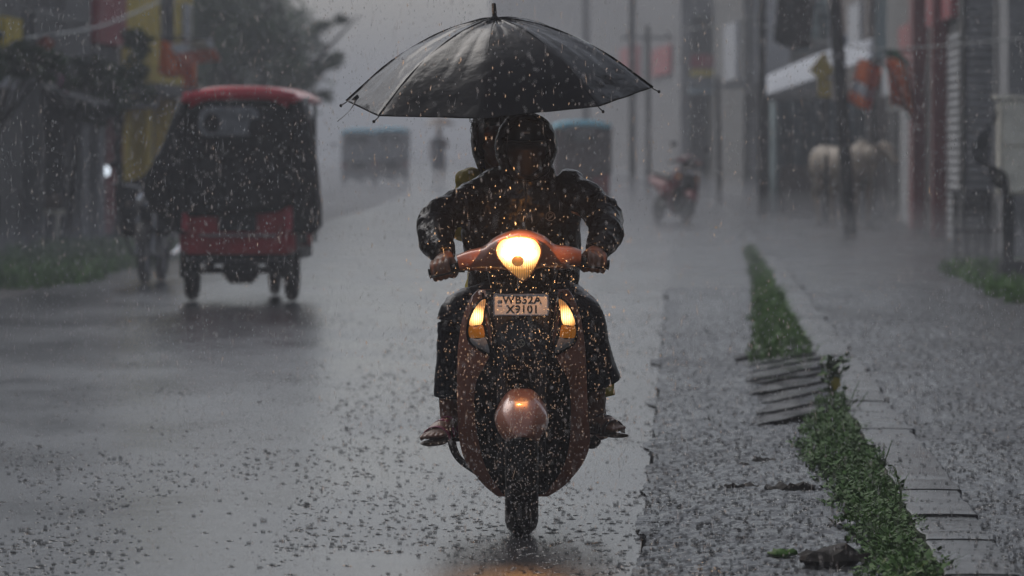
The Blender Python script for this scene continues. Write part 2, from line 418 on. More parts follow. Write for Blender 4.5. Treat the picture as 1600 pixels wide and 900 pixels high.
building('shop_building', 'grey plastered building at the far left edge with a yellow and white board', lx(58), 58, lx(75), 75, -6, 6.5, M_grey,
         [('door', M_dark, .55, .72, 0, 2.1), ('signboard', M_yel, .84, .95, 2.5, 3.0, 'board'), ('signboard', M_wcl, .78, .9, 2.1, 2.48, 'board'), ('window', M_dark, .15, .35, 1.0, 2.1, 'window')], group=G1)
building('shop_building', 'open dark shop between the grey wall and the pale pillars on the left', lx(75.2), 75.2, lx(80), 80, -6, 7, M_dgrey,
         [('shop_opening', M_dark, .1, .9, 0, 1.9), ('awning', tarp_m, .0, 1, 1.9, 2.2, 'awning'), ('signboard', M_grey, .1, .9, 2.5, 3.2, 'board'), ('pillar', M_grey, .0, .08, 0, 2.4, 'pillar')], group=G1)
building('shop_building', 'narrow building with pale grey pillars beside the pink shutter on the left', lx(80.2), 80.2, lx(83.7), 83.7, -6, 6.8, M_grey,
         [('pillar', M_white, .05, .3, 0, 2.2, 'pillar'), ('pillar', M_white, .7, .95, 0, 2.2, 'pillar'), ('door', M_dgrey, .36, .64, 0, 1.9), ('ledge', M_grey, 0, 1, 2.25, 2.4, 'ledge')], group=G1)
building('shop_building', 'building with a faded pink slatted shutter under a red board on the left', lx(83.9), 83.9, lx(88.3), 88.3, -6, 7.2, M_grey,
         [('shutter', M_pink, .02, .98, .0, 1.75, 'slat'), ('signboard', M_redw, .0, .95, 2.85, 4.0, 'board'), ('ledge', M_grey, 0, 1, 1.9, 2.05, 'ledge')], group=G1)
building('shop_building', 'mustard yellow building with projecting pilasters behind the rickshaw on the left', lx(88.5), 88.5, lx(101), 101, -7, 6.6, M_yel,
         [('pilaster', M_yel, .13, .2, 0, 2.1, 'pillar'), ('pilaster', M_yel, .4, .47, 0, 2.1, 'pillar'), ('pilaster', M_yel, .7, .76, 0, 2.1, 'pillar'), ('ledge', M_grey, 0, 1, 2.12, 2.3, 'ledge'),
          ('window', M_dark, .22, .36, .9, 1.9, 'window'), ('window', M_dark, .5, .66, 2.6, 3.9, 'window'), ('shutter', M_shut, .82, .97, 2.6, 3.8, 'slat')], group=G1)
c3 = 3.75
def rx(d, c=c3): return road_x(c, d) - bendx(d)
building('shop_building', 'pale plastered building at the right edge beside the meter cabinet', rx(57, 4.15), 57, rx(76, 4.15), 76, 7, 7, M_white,
         [('pillar', M_white, .62, .72, 0, 3.6, 'pillar'), ('window', M_dark, .25, .45, 1.2, 2.4, 'window'), ('pipe', conc_m, .88, .9, 0, 4.5, 'board')], group=G2)
building('shop_building', 'right hand shop with a dark doorway and a grey slatted shutter between red columns', rx(76.3), 76.3, rx(89.5), 89.5, 7, 7, M_dgrey,
         [('shutter', M_shut, .03, .30, 0.05, 2.9, 'slat'), ('door', M_dark, .36, .80, 0, 2.6), ('column', M_sred, .84, .95, 0, 4.2, 'pillar'), ('column', M_sred, .31, .35, 0, 4.2, 'pillar'), ('signboard', M_redw, .1, .7, 3.1, 3.6, 'board')], group=G2,
         end=[('panel', M_shut, .01, .06, .2, 3.4, 'slat')])
building('shop_building', 'right hand shop with a pale shutter under pinkish signboards beside the orange flag', rx(89.8), 89.8, rx(104), 104, 7, 7.5, M_grey,
         [('shutter', M_shut, .05, .5, 0, 1.9, 'slat'), ('door', M_dark, .6, .9, 0, 1.9), ('signboard', M_pink, .05, .45, 2.3, 3.3, 'board'), ('signboard', M_wcl, .5, .95, 2.2, 2.9, 'board')], group=G2)
building('shop_building', 'grey building behind the white awning stall on the right', rx(112), 112, rx(128), 128, 7, 8, M_brown,
         [('signboard', M_wcl, .1, .4, 3.0, 4.2, 'board'), ('signboard', M_blue, .5, .8, 2.9, 3.6, 'board'), ('door', M_dark, .2, .5, 0, 2.1), ('door', M_dark, .6, .9, 0, 2.1)], group=G3,
         end=[('signboard', M_teal, .02, .25, 3.0, 4.4, 'board')])
building('far_building', 'hazy building with pale upper boards behind the slender utility pole', rx(132, 1.9), 132, rx(150, 1.9), 150, 9, 9, M_grey,
         [('signboard', M_wcl, .1, .5, 2.8, 4.2, 'board')], group=G3, end=[('signboard', M_wcl, .03, .12, 2.7, 5.2, 'board'), ('signboard', M_teal, .135, .17, 3.4, 5.2, 'board'), ('signboard', M_wcl, .22, .33, 3.0, 5.0, 'board'), ('shutter', M_shut, .02, .10, 0, 2.1, 'slat'), ('door', M_dark, .12, .2, 0, 2.2), ('ledge', conc_m, 0, .5, 2.4, 2.55, 'ledge'), ('window', M_dark, .35, .42, 3, 4.2, 'window')])
building('far_building', 'hazy building with a dull red signboard above the parked red scooter', rx(154, 1.2), 154, rx(176, 1.2), 176, 9, 10, M_hazed,
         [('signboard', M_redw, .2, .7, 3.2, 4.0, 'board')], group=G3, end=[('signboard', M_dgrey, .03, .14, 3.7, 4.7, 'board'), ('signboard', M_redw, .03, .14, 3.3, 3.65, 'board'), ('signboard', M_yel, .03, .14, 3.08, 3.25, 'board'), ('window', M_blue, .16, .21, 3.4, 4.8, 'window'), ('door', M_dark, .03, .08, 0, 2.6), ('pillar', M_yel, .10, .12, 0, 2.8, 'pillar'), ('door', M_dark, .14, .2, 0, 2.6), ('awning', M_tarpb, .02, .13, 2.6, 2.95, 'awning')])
building('far_building', 'tall hazy brown building left of the red signboard building', rx(182, 1.6), 182, rx(214, 1.6), 214, 9, 11, M_hazed,
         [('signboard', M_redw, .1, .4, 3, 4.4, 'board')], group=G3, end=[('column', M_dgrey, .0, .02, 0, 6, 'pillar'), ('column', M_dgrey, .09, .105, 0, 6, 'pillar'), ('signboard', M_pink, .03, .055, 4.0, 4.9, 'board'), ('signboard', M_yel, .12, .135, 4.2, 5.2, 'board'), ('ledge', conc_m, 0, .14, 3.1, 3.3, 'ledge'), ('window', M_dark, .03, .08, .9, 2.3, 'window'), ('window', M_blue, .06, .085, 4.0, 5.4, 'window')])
building('far_building', 'faintest hazy building at the bend of the street', rx(222, 1.9), 222, rx(270, 1.9), 270, 9, 11, M_hazed,
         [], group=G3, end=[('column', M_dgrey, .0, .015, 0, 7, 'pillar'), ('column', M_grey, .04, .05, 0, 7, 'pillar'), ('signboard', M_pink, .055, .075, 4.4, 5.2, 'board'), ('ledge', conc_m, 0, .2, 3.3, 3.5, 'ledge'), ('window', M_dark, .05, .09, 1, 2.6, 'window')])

# ------------------------------------------------------------------ poles, stall, cabinet and other street things on the right
def pole(name, label, base, top, r0, r1, cat='pole', m=pole_m, group=None, bands=True):
    root = empty(name, base, 0, label, cat, group); T = Vector(top) - Vector(base)
    b = MB(); b.tube([Vector((0, 0, -.2)), T * .5 + Vector((.01, 0, 0)), T], [r0, (r0 + r1) / 2, r1], 12, 8); b.build('shaft', m, root)
    if bands:
        k = MB()
        for f in (.36,): p = T * f; k.lathe([(r0 * 1.12, -.03), (r0 * 1.12, .03)], p, seg=12)
        k.build('band', steel_m, root)
        a = MB(); p = T * .93; a.box(p, (1.3, .08, .08)); a.build('crossarm', steel_m, root)
        for sx in (-.5, 0, .5):
            i = MB(); i.lathe([(.03, 0), (.05, .03), (.03, .06), (.05, .09), (.02, .13)], p + Vector((sx, 0, .042)), seg=10); i.build('insulator', M_white, root)
    return root
pole('utility_pole', 'slender dark upright utility pole standing in the mist', W(1190, 342, 101), W(1190, -430, 101) , .085, .07, 'utility pole', group='utility poles')
pole('utility_pole', 'thick black leaning utility pole in front of the cow', W(1330, 372, 82), W(1274, -420, 82), .10, .085, 'utility pole', group='utility poles')
r = pole('sign_pole', 'thin post with a yellow diamond sign beside the leaning pole', W(1291, 330, 90), W(1290, 84, 90), .035, .03, 'sign', bands=False)
o = Vector(r.location); b = MB(); c = W(1284, 106, 89.9) - o
b.prism([c + Vector((-.2, 0, -.04)), c + Vector((0, 0, -.22)), c + Vector((.2, 0, -.04)), c + Vector((.02, 0, .24))], (0, -.03, 0)); b.build('sign_plate', M_ycl, r, smooth=False)
b = MB(); b.box(W(1288, 138, 89.9) - o, (.2, .03, .28)); b.build('sign_plate', M_ycl, r, smooth=False)

pole('utility_pole', 'faint utility pole farthest left among the right hand poles', W(988, 306, 150), W(986, -300, 150), .09, .08, 'utility pole', group='utility poles')
pole('utility_pole', 'faint short pole right of the farthest left one, near the rider umbrella tip', W(1013, 312, 140), W(1012, 40, 140), .07, .06, 'utility pole', group='utility poles')
pole('utility_pole', 'faint pole between the parked red scooter and the slender pole', W(1124, 330, 118), W(1121, 120, 118), .06, .05, 'utility pole', group='utility poles')
for i_, (a_, c_, l_) in enumerate([((1190, 18, 101), (1440, -40, 88), 'upper thin wire from the slender pole to the red column'), ((1190, 40, 101), (1600, 60, 62), 'thin sagging wire crossing the right hand shop fronts'), ((985, 30, 150), (1190, 24, 101), 'thin wire between the far pole and the slender pole')]):
    p, q = W(*a_), W(*c_); m_ = (p + q) / 2 - Vector((0, 0, .25)); b = MB(); b.tube([p, m_, q], [.012] * 3, 6, 10); tag(b.build('overhead_cable', pole_m, None), l_, 'cable', 'overhead cables')
# roadside stall with a white sloping tarpaulin
so = W(1285, 333, 107); so.z = 0; st = empty('market_stall', so, 0, 'roadside stall of faded cloth walls under a sloping white tarpaulin', 'stall')
b = MB(); b.grid([[W(px, py, d) - so + Vector((0, 0, .03 * math.sin(px * .07))) for px in range(1196, 1375, 12)] for py, d in ((0, 0),)] if False else
                 [[W(px, 150 - (px - 1196) / 178 * 62 - j * 6, 105 + j * .9) - so + Vector((0, 0, -.10 * math.sin(j * .8) * math.sin((px - 1196) / 178 * math.pi) )) for px in range(1196, 1375, 12)] for j in range(6)])
b.build('awning', M_tarpw, st, solid=.02)
for px, pt in ((1200, 150), (1366, 92)):
    for d in (105.2, 109):
        p = W(px, pt + 4, d) - so; q = Vector((p.x, p.y, 0)); b = MB(); b.bar(q, p, .035); b.build('post', bark_m, st)
b = MB(); b.grid([[W(px, 0, 108.6) - so for px in ()] for _ in ()] or [[Vector(((px - 1285) * 107 / 8889, 1.9 + .09 * math.sin(px * .22), z)) for px in range(1203, 1366, 4)] for z in (0.02, .8, 1.5, 2.15)])
b.build('cloth_wall', M_tarpb, st, solid=.02)
b = MB(); b.grid([[Vector((-.97 + .05 * math.sin(y * 9), y - 1.8, z)) for y in lin(0, 3.6, 24)] for z in (.02, .8, 1.5, 2.1)]); b.build('cloth_wall', M_teal, st, solid=.02)
b = MB(); b.box((-.1, -1.2, .45), (1.5, .6, .9)); b.build('counter', M_brown, st, smooth=False, bevel=.02)

# flags and hanging cloths
def flag(label, px, py, d, w, h, bands, cat='flag', group=None, tilt=0, seed=0):
    o = W(px, py, d); root = empty('hanging_flag', o, 0, label, cat, group)
    z0 = 0
    for i, (m, f) in enumerate(bands):
        b = MB(); rows = []
        for k in range(6):
            z = z0 - h * f * k / 5
            rows.append([Vector(((u - .5) * w + z * tilt, .09 * math.sin(u * 7 + seed + z * 3), z + .12 * h * math.sin(u * 3 + seed))) for u in [j / 14 for j in range(15)]])
        b.grid(rows); b.build('cloth_band', m, root, solid=.008); z0 -= h * f
    b = MB(); b.bar(Vector((-w * .62, 0, .03)), Vector((w * .62, 0, .06)), .015); b.build('rod', dark_m, root)
    return root
flag('orange and green hanging party flag with a white middle beside the red column', 1402, 86, 86, .36, .86, [(M_green, .16), (M_orange, .84)], group='party flags', tilt=-.10, seed=1)
flag('short orange and white cloth hanging left of the orange and green flag', 1362, 98, 88, .36, .66, [(M_orange, .5), (M_wcl, .25), (M_orange, .25)], group='party flags', tilt=.3, seed=2)
flag('large orange, white and red cloth hanging from the yellow building', 272, 62, 92, .42, .55, [(M_orange, 1)], group='party flags', tilt=.1, seed=3)
flag('white and salmon cloth spread above the rickshaw roof', 297, 66, 91, .66, .34, [(M_wcl, .45), (pm('salmon_cloth', (.6, .16, .10), .6), .55)], group='party flags', tilt=-.5, seed=5)
flag('small orange cloth hanging lowest beside the rickshaw roof', 296, 102, 93, .22, .42, [(M_orange, 1)], group='party flags', seed=6)
flag('rust red cloth strip hanging in the branches at the far left', 74, 62, 70, .18, .42, [(pm('rust_cloth', (.30, .05, .02), .6), 1)], 'cloth', 'party flags', .6, 7)
flag('small pink and pale blue cloth hanging beside the left pillars', 98, 118, 76, .16, .32, [(pm('pink_cloth', (.45, .12, .28), .6), .6), (M_teal, .4)], 'cloth', 'party flags', 0, 8)
flag('black torn cloth hanging between the two utility poles', 1246, -14, 92, .6, .85, [(tarp_m, 1)], 'cloth', None, .1, 9)
flag('pale blue cloth behind the leaning pole', 1282, -6, 98, .3, .7, [(M_teal, 1)], 'cloth', None, 0, 10)
# orange flag's own shapes get a dark fold pole
pole('bamboo_pole', 'black slanting stick crossing the orange and green flag', W(1424, 168, 84.5), W(1376, 92, 84.5), .02, .018, 'stick', bands=False)

# meter cabinet on its black stand
co = W(1598, 446, 56.5); co.z = 0
cb = empty('meter_cabinet', co, 0, 'cream metal meter cabinet with two doors on a black stand at the right edge', 'cabinet')
b = MB(); b.box((.02, .2, 1.37), (.50, .4, .94)); b.build('case', M_cream, cb, bevel=.015, smooth=False)
b = MB(); b.box((.02, -.013, 1.60), (.45, .022, .42)); b.build('door', M_cream, cb, bevel=.006, smooth=False)
b = MB(); d2 = b; b.box((.02, -.013, 1.14), (.45, .022, .42)); d2 = b.build('door', M_cream, cb, bevel=.006, smooth=False)
b = MB(); b.box((.10, -.04, 1.2), (.06, .03, .09)); b.build('latch', dark_m, d2, smooth=False)
b = MB(); b.box((.02, .2, 1.87), (.60, .5, .035)); b.build('lid', M_cream, cb, bevel=.01, smooth=False)
for sx, sy in ((-.13, .05), (.2, .05), (-.13, .35), (.2, .35)):
    b = MB(); b.box((sx, sy, .52), (.10, .06, .78)); b.build('leg', pole_m, cb, smooth=False)
b = MB(); b.box((.04, .2, .12), (.5, .5, .26)); b.build('plinth', dark_m, cb, smooth=False, bevel=.02)
b = MB()
for i in range(7):
    k = i * .016; b.tube([Vector((-.26, -.02, 1.75 - k)), Vector((-.34 - k, -.06, 1.5)), Vector((-.36 - k * 1.4, -.08, 1.25)), Vector((-.30 + k * 1.2, -.05, 1.02 + k)), Vector((-.25 + k, -.02, .98 - k * 2))], [.011] * 5, 6, 6)
tag(b.build('cable_bundle', pole_m, None, loc=co), 'loose bundle of black cables curving down beside the meter cabinet', 'cable')
# cage like fence and small table under the white wall
fo = W(1536, 402, 64); fo.z = 0; fe = empty('low_railing', fo, 0, 'low rusty metal railing in front of the pale wall on the right', 'railing')
for z in (.08, .42):
    b = MB(); b.bar((-.3, 0, z), (.28, 0, z), .014); b.build('rail', dark_m, fe)
for i in range(6):
    b = MB(); b.bar((-.29 + i * .113, 0, 0), (-.29 + i * .113, 0, .45), .012); b.build('bar', dark_m, fe)
to = W(1516, 372, 76); to.z = 0; ta = empty('small_table', to, 0, 'small dark table standing against the grey shutter on the right', 'table')
b = MB(); b.box((0, 0, .74), (.55, .4, .05)); b.build('tabletop', dark_m, ta, smooth=False)
for sx in (-.2, .2):
    for sy in (-.15, .15): b = MB(); b.box((sx, sy, .357), (.045, .045, .714)); b.build('leg', dark_m, ta, smooth=False)

# left: stall table and goods, thin pole, bulb, mirror
so = W(44, 384, 76); so.z = 0; tb = empty('stall_table', so, 0, 'low wooden stall table with a pale cloth edge at the far left', 'table')
b = MB(); b.box((0, 0, .46), (.95, .6, .07)); b.build('tabletop', M_cream, tb, smooth=False, bevel=.01)
for sx in (-.4, 0, .4):
    b = MB(); b.box((sx, -.2, .21), (.06, .06, .42)); b.build('leg', M_cream, tb, smooth=False)
for i, (sx, w, hh, m, lab) in enumerate([(-.3, .26, .24, M_blue, 'faded blue crate on the left end of the stall table'), (.02, .3, .30, dark_m, 'dark sack standing in the middle of the stall table'), (.32, .24, .2, M_brown, 'small brown box on the right end of the stall table')]):
    b = MB(); b.box((so.x + sx, so.y, .497 + hh / 2), (w, .3, hh), taper=.9); b.noise(.012, 6, i); tag(b.build('goods_box', m, None, smooth=False, bevel=.02), lab, 'box', 'goods on the stall table')
pole('bamboo_pole', 'thin dark crooked pole leaning before the pale pillars on the left', W(104, 374, 74), W(124, 172, 74), .03, .02, 'pole', bark_m, bands=False)
bo = W(163, 267, 84); bl = empty('bulb_lamp', bo, 0, 'small white lit bulb shining before the pink shutter', 'lamp')
b = MB(); b.ell((0, 0, 0), (.085, .085, .085)); b.build('bulb', pm('lit_bulb', (.8, .8, .8), .4, emis=(.8, .9, 1), es=1.6), bl)
b = MB(); b.bar((0, 0, .08), (0, 0, .16), .03); b.build('socket', dark_m, bl)
b = MB(); b.tube([Vector((0, 0, .16)), Vector((.02, .3, 1.0)), Vector((-.05, 1.2, 1.6))], [.008] * 3, 6); b.build('cord', dark_m, bl)
# diagonal sagging cables at upper left
for i, (a, c, lab) in enumerate([((-60, 30, 68), (245, 118, 96), 'thick black cable bundle crossing the upper left shops'), ((40, 60, 72), (250, 2, 90), 'thin pale cable rising towards the yellow building'), ((20, 8, 70), (170, 26, 88), 'nearly level dark cable above the left shops')]):
    p, q = W(*a), W(*c); m_ = (p + q) / 2 - Vector((0, 0, .12)); b = MB(); b.tube([p, m_, q], [(.045, .02, .02)[i]] * 3, 8, 8)
    tag(b.build('overhead_cable', (pole_m, steel_m, pole_m)[i], None), lab, 'cable', 'overhead cables')

# ------------------------------------------------------------------ trees and plants
def tree(label, base, trunk_top, r, limbs, clumps, leaf, n, size, group=None, name='street_tree', seed=1):
    q = random.Random(seed); root = empty(name, base, 0, label, 'tree', group); o = Vector(base)
    b = MB(); T = Vector(trunk_top) - o
    b.tube([Vector((0, 0, -.2)), T * .4 + Vector((r * .6, 0, 0)), T * .75 - Vector((r * .5, 0, 0)), T], [r * 1.25, r, r * .8, r * .55], 12, 5)
    b.build('trunk', bark_m, root)
    for e in limbs:
        E = Vector(e) - o; b = MB(); s_ = T * q.uniform(.6, .95); mid = (s_ + E) / 2 + Vector((q.uniform(-.1, .1), q.uniform(-.2, .2), q.uniform(-.05, .25)))
        b.tube([s_, mid, E], [r * .45, r * .28, r * .08], 8, 5); b.build('limb', bark_m, root)
    b = MB(); tot = sum(c[1] ** 2 for c in clumps)
    for c, rad, fl in clumps:
        C_ = Vector(c) - o; k = int(n * rad ** 2 / tot); sub = [C_ + Vector((q.gauss(0, .45), q.gauss(0, .6), q.gauss(0, .38 * fl))) * rad for _ in range(max(5, k // 60))]
        for _ in range(k):
            s_ = q.choice(sub); p = s_ + Vector((q.gauss(0, .17), q.gauss(0, .2), q.gauss(0, .12))) * rad
            a = q.uniform(0, 6.28); t = q.uniform(-.9, .9); u = Vector((math.cos(a), math.sin(a), t)).normalized() * size * q.uniform(.6, 1.3); v = Vector((-math.sin(a), math.cos(a), q.uniform(-.5, .5))) * size * .32
            b.face([b.V(p), b.V(p + u * .5 + v), b.V(p + u), b.V(p + u * .5 - v)])
    b.build('crown', leaf, root, smooth=False, weld=False); return root
GT = 'trees on the left side of the street'
T = W
tree('large hazy green tree rising behind the rickshaw roof', (T(415, 330, 118).x, 118, 0), T(410, 150, 118), .2,
     [T(560, 25, 117), T(540, 100, 118), T(300, 40, 119), T(420, -60, 118), T(470, 40, 119)],
     [(T(400, 60, 118), 1.05, 1.2), (T(330, 90, 119), .9, 1.2), (T(470, 115, 117), .55, .7), (T(530, 95, 117), .3, .35), (T(538, 32, 117), .22, .4), (T(500, 42, 117), .24, .4), (T(505, 150, 118), .26, .5), (T(350, -30, 119), 1.2, 1), (T(440, -70, 119), .9, .8)], leaf_m, 16000, .13, GT, seed=3)
tree('broader greyer tree far behind the rickshaw', (T(330, 300, 150).x, 150, 0), T(340, 140, 150), .25, [T(430, 40, 150), T(260, 60, 150)],
     [(T(360, 60, 150), 2.0, 1.1), (T(300, 120, 152), 1.6, 1), (T(450, 60, 152), .9, 1.3), (T(420, 150, 150), 1.0, .8)], leaf_m, 12000, .2, GT, seed=5)
tree('low dark leafy tree hanging over the pink shutter', (T(182, 380, 80).x, 80, 0), T(188, 170, 80), .06, [T(135, 120, 79), T(215, 90, 80), T(170, 70, 80)],
     [(T(165, 150, 79), .34, 1), (T(135, 175, 79), .30, .8), (T(200, 120, 80), .3, 1.1), (T(220, 70, 81), .22, 1.3), (T(235, 150, 81), .16, .8), (T(150, 110, 79), .28, .8), (T(205, 60, 80), .16, 1)], leaf_m, 6500, .09, GT, seed=8)
tree('black leafed small tree at the far left edge', (T(-20, 400, 68).x, 68, 0), T(-5, 160, 68), .07, [T(60, 80, 68), T(90, 100, 68), T(30, 60, 68)],
     [(T(20, 85, 68), .22, .8), (T(60, 90, 68), .20, .8), (T(92, 98, 68), .12, .7), (T(30, 110, 67), .2, .6), (T(70, 118, 68), .13, .8), (T(-10, 100, 68), .25, .8), (T(110, 130, 69), .1, .6)], leaf_m, 5200, .08, GT, seed=11)

def blades(b, q, x, y, z, h, lean, w):
    a = q.uniform(0, 6.28); u = Vector((math.cos(a), math.sin(a), 0)); l = Vector((q.gauss(0, lean), q.gauss(0, lean), 0))
    p = Vector((x, y, z)); b1 = p + l * .35 * h / .1 + Vector((0, 0, h * .6)); t = p + l * h / .1 + Vector((0, 0, h * q.uniform(.6, 1)))
    v = [b.V(p - u * w), b.V(p + u * w), b.V(b1 + u * w * .7), b.V(b1 - u * w * .7), b.V(t)]
    b.face([v[0], v[1], v[2], v[3]]); b.face([v[3], v[2], v[4]])
def leaf(b, q, p, s):
    a = q.uniform(0, 6.28); e = q.uniform(-.3, .9); u = Vector((math.cos(a), math.sin(a), e)) * s; v = Vector((-math.sin(a), math.cos(a), q.uniform(-.4, .4))) * s * .38
    vs = [b.V(p), b.V(p + u * .35 + v), b.V(p + u * .75 + v * .7), b.V(p + u), b.V(p + u * .75 - v * .7), b.V(p + u * .35 - v)]; b.face(vs)
def patch(name, prof, n, nl, h, seed, wb_=.004, ls=.03):
    """prof: list of (d, c0, c1)"""
    q = random.Random(seed); b = MB(); lf = MB()
    def at(d):
        for (da, a0, a1), (db, b0, b1) in zip(prof, prof[1:]):
            if da <= d <= db: f = (d - da) / (db - da); return a0 + (b0 - a0) * f, a1 + (b1 - a1) * f
        return prof[-1][1:]
    da, db = prof[0][0], prof[-1][0]
    for i in range(n + nl):
        d = q.uniform(da, db); c0, c1 = at(d); j = noise.noise(Vector((d * 1.6, seed, 0))) * .10; f = q.random(); f = 1 - (1 - f) ** 1.2
        c = c0 + j + (c1 - c0 - j) * f; dens = noise.noise(Vector((c * 6, d * 2.2, seed)))
        if dens < -.16 and q.random() < .85: continue
        k = .6 + .9 * max(0, dens + .3); edge = min(1, .35 + 2.2 * min(f, 1 - f + .25))
        x = road_x(c, d)
        if i < n: blades(b, q, x, d, .01, h * k * edge * q.uniform(.6, 1.2), .04, wb_)
        else: leaf(lf, q, Vector((x, d, .012 + h * .75 * k * edge * q.random())), ls * q.uniform(.5, 1.3))
    g_ = tag(b.build(name, grass_m, None, smooth=False, weld=False), kind='stuff')
    l_ = tag(lf.build('ground_cover', weed_m, None, smooth=False, weld=False), kind='stuff')
patch('grass', [(18, .58, .88), (21, .62, .90), (24, .58, .89), (27, .53, .88), (29.5, .64, .87), (31.5, .74, .86)], 6500, 15000, .09, 4, .003, .020)
patch('grass', [(37, .44, .87), (42, .52, .87), (50, .62, .88), (58, .72, .88), (72, .8, .88)], 9000, 2500, .13, 9, .006, .035)
# verge on the left and at the meter cabinet
q = random.Random(21); b = MB()
for i in range(7000):
    d = q.uniform(57, 76); x = road_x(q.uniform(-8.4, -6.0) , d)
    if noise.noise(Vector((x * .9, d * .35, 0))) > -.1: blades(b, q, x, d, -.05, .22 * q.uniform(.4, 1.3), .06, .02)
for i in range(2200):
    d = q.uniform(49, 63); x = road_x(q.uniform(2.75, 3.7), d)
    if noise.noise(Vector((x * 1.6, d * .5, 5))) > -.05: blades(b, q, x, d, .04, .14 * q.uniform(.4, 1.3), .05, .014)
tag(b.build('verge_grass', grass_m, None, smooth=False, weld=False), kind='stuff')
# bushy weed at the head of the near strip
def weed(label, px, py, d, h, n, s, yel=False, seed=0, spread=.6):
    q = random.Random(seed); o = W(px, py, d); o.z = .01; root = empty('weed_plant', o, 0, label, 'plant', 'weeds growing along the kerb'); st_, lf = MB(), MB()
    for k in range(5):
        T_ = Vector((q.gauss(0, h * spread * .4), q.gauss(0, h * .2), h * q.uniform(.7, 1.05))); st_.tube([Vector((0, 0, 0)), T_ * .5 + Vector((q.gauss(0, .01), 0, .01)), T_], [.0035, .003, .0015], 5, 4)
        for i in range(n // 5): leaf(lf, q, T_ * q.uniform(.3, 1.05) + Vector((q.gauss(0, .012), q.gauss(0, .02), 0)), s * q.uniform(.6, 1.2))
    st_.build('stem', weed_m, root); lf.build('foliage', weed_m, root, smooth=False, weld=False)
    if yel: y = MB(); c = Vector((.01, -.05, h * .45)); y.prism([c + Vector(p) for p in ((-.03, 0, 0), (0, .0, -.035), (.035, 0, -.01), (.03, 0, .03), (0, 0, .04))], (0, .002, 0)); y.build('yellow_leaf', yleaf_m, root, smooth=False)
weed('tallest weed with a yellow leaf at the head of the near grass strip', 1300, 690, 31.2, .27, 130, .05, True, 1)
weed('spiky weed sprig leaning over the kerb right of the tall weed', 1322, 700, 29.8, .2, 20, .035, False, 2)
weed('thin dark twiggy weed beside the kerb at the bottom right', 1404, 862, 22.0, .2, 10, .03, False, 3, .3)
weed('thin forked weed standing on the kerb edge halfway down the strip', 1374, 770, 24.9, .15, 10, .025, False, 4, .8)
# litter and debris on the shoulder
for i, (px, py, w, h, m, lab) in enumerate([(1193, 728, .055, .018, bark_m, 'curled dead leaf lying on the gravel shoulder'), (1163, 734, .04, .012, bark_m, 'small dead leaf left of the curled one'),
        (1235, 772, .11, .03, bark_m, 'dark soggy twig heap beside the grass strip'), (1160, 768, .08, .014, bark_m, 'flat dark twig lying across the shoulder'), (1222, 874, .055, .02, weed_m, 'green leaf resting on the debris at the bottom'),
        (1300, 888, .13, .05, bark_m, 'long soaked branch at the bottom of the shoulder'), (1322, 832, .035, .03, M_wcl, 'crumpled pale wrapper in the grass strip'), (1240, 768, .02, .012, M_blue, 'tiny blue scrap beside the twig heap')]):
    d = F * 1.5 / (py - HOR); o = W(px, py, d); o.z = .012; b = MB()
    b.ell((0, 0, h * .35), (w, w * .8, h * .6), 16, 8); b.noise(w * .35, 40, i * 3.1); b.noise(h * .5, 60, i)
    tag(b.build('litter', m, None, loc=o), lab, 'litter', 'litter on the shoulder')

# ------------------------------------------------------------------ scooter
XS = (815 - 800) / F * D0
def S(px, py, y): return W(px, py, D0 + y) - Vector((XS, D0, 0))
SH = [(452, 748, 888, .235, .30), (462, 738, 895, .19, .29), (475, 731, 901, .16, .275), (500, 722, 908, .125, .26), (540, 716, 914, .105, .25), (575, 714, 916, .12, .245), (600, 714, 917, .20, .25), (625, 714, 918, .27, .255), (650, 715, 919, .31, .265),
      (690, 718, 922, .34, .30), (720, 727, 913, .36, .33), (745, 745, 895, .37, .36), (762, 760, 878, .39, .385), (776, 778, 856, .40, .40)]
def sh_row(py):
    py = min(max(py, SH[0][0]), SH[-1][0])
    for a, b in zip(SH, SH[1:]):
        if a[0] <= py <= b[0]:
            f = (py - a[0]) / (b[0] - a[0]); return [a[i] + (b[i] - a[i]) * f for i in range(1, 5)]
def shy(px, py):
    xl, xr, yc, ye = sh_row(py); u = abs((px - (xl + xr) / 2) / ((xr - xl) / 2)); return yc + (ye - yc) * min(u, 1.1) ** 1.8
def smooth_rows(rows, n):   # interpolate (py, xl, xr)
    out = []; m = (len(rows) - 1) * n
    for i in range(m + 1): out.append([cr([r[k] for r in rows], i / n) for k in range(3)])
    return out
def shell_panel(rows, off, th=.012, nu=24, n=4):
    b = MB(); fr = []
    for py, xl, xr in smooth_rows(rows, n): fr.append([S(xl + (xr - xl) * i / nu, py, shy(xl + (xr - xl) * i / nu, py) - off) for i in range(nu + 1)])
    bk = [[p + Vector((0, th, 0)) for p in r] for r in fr]
    a = [[b.V(p) for p in r] for r in fr]; c = [[b.V(p) for p in r] for r in bk]
    for A, k in ((a, 0), (c, 1)):
        for r0, r1 in zip(A, A[1:]):
            for i in range(nu): b.face([r0[i], r0[i + 1], r1[i + 1], r1[i]])
    for (r0, r1), (q0, q1) in zip(zip(a, a[1:]), zip(c, c[1:])):
        b.face([r0[0], r1[0], q1[0], q0[0]]); b.face([r0[-1], q0[-1], q1[-1], r1[-1]])
    for i in range(nu): b.face([a[0][i], c[0][i], c[0][i + 1], a[0][i + 1]]); b.face([a[-1][i], a[-1][i + 1], c[-1][i + 1], c[-1][i]])
    return b
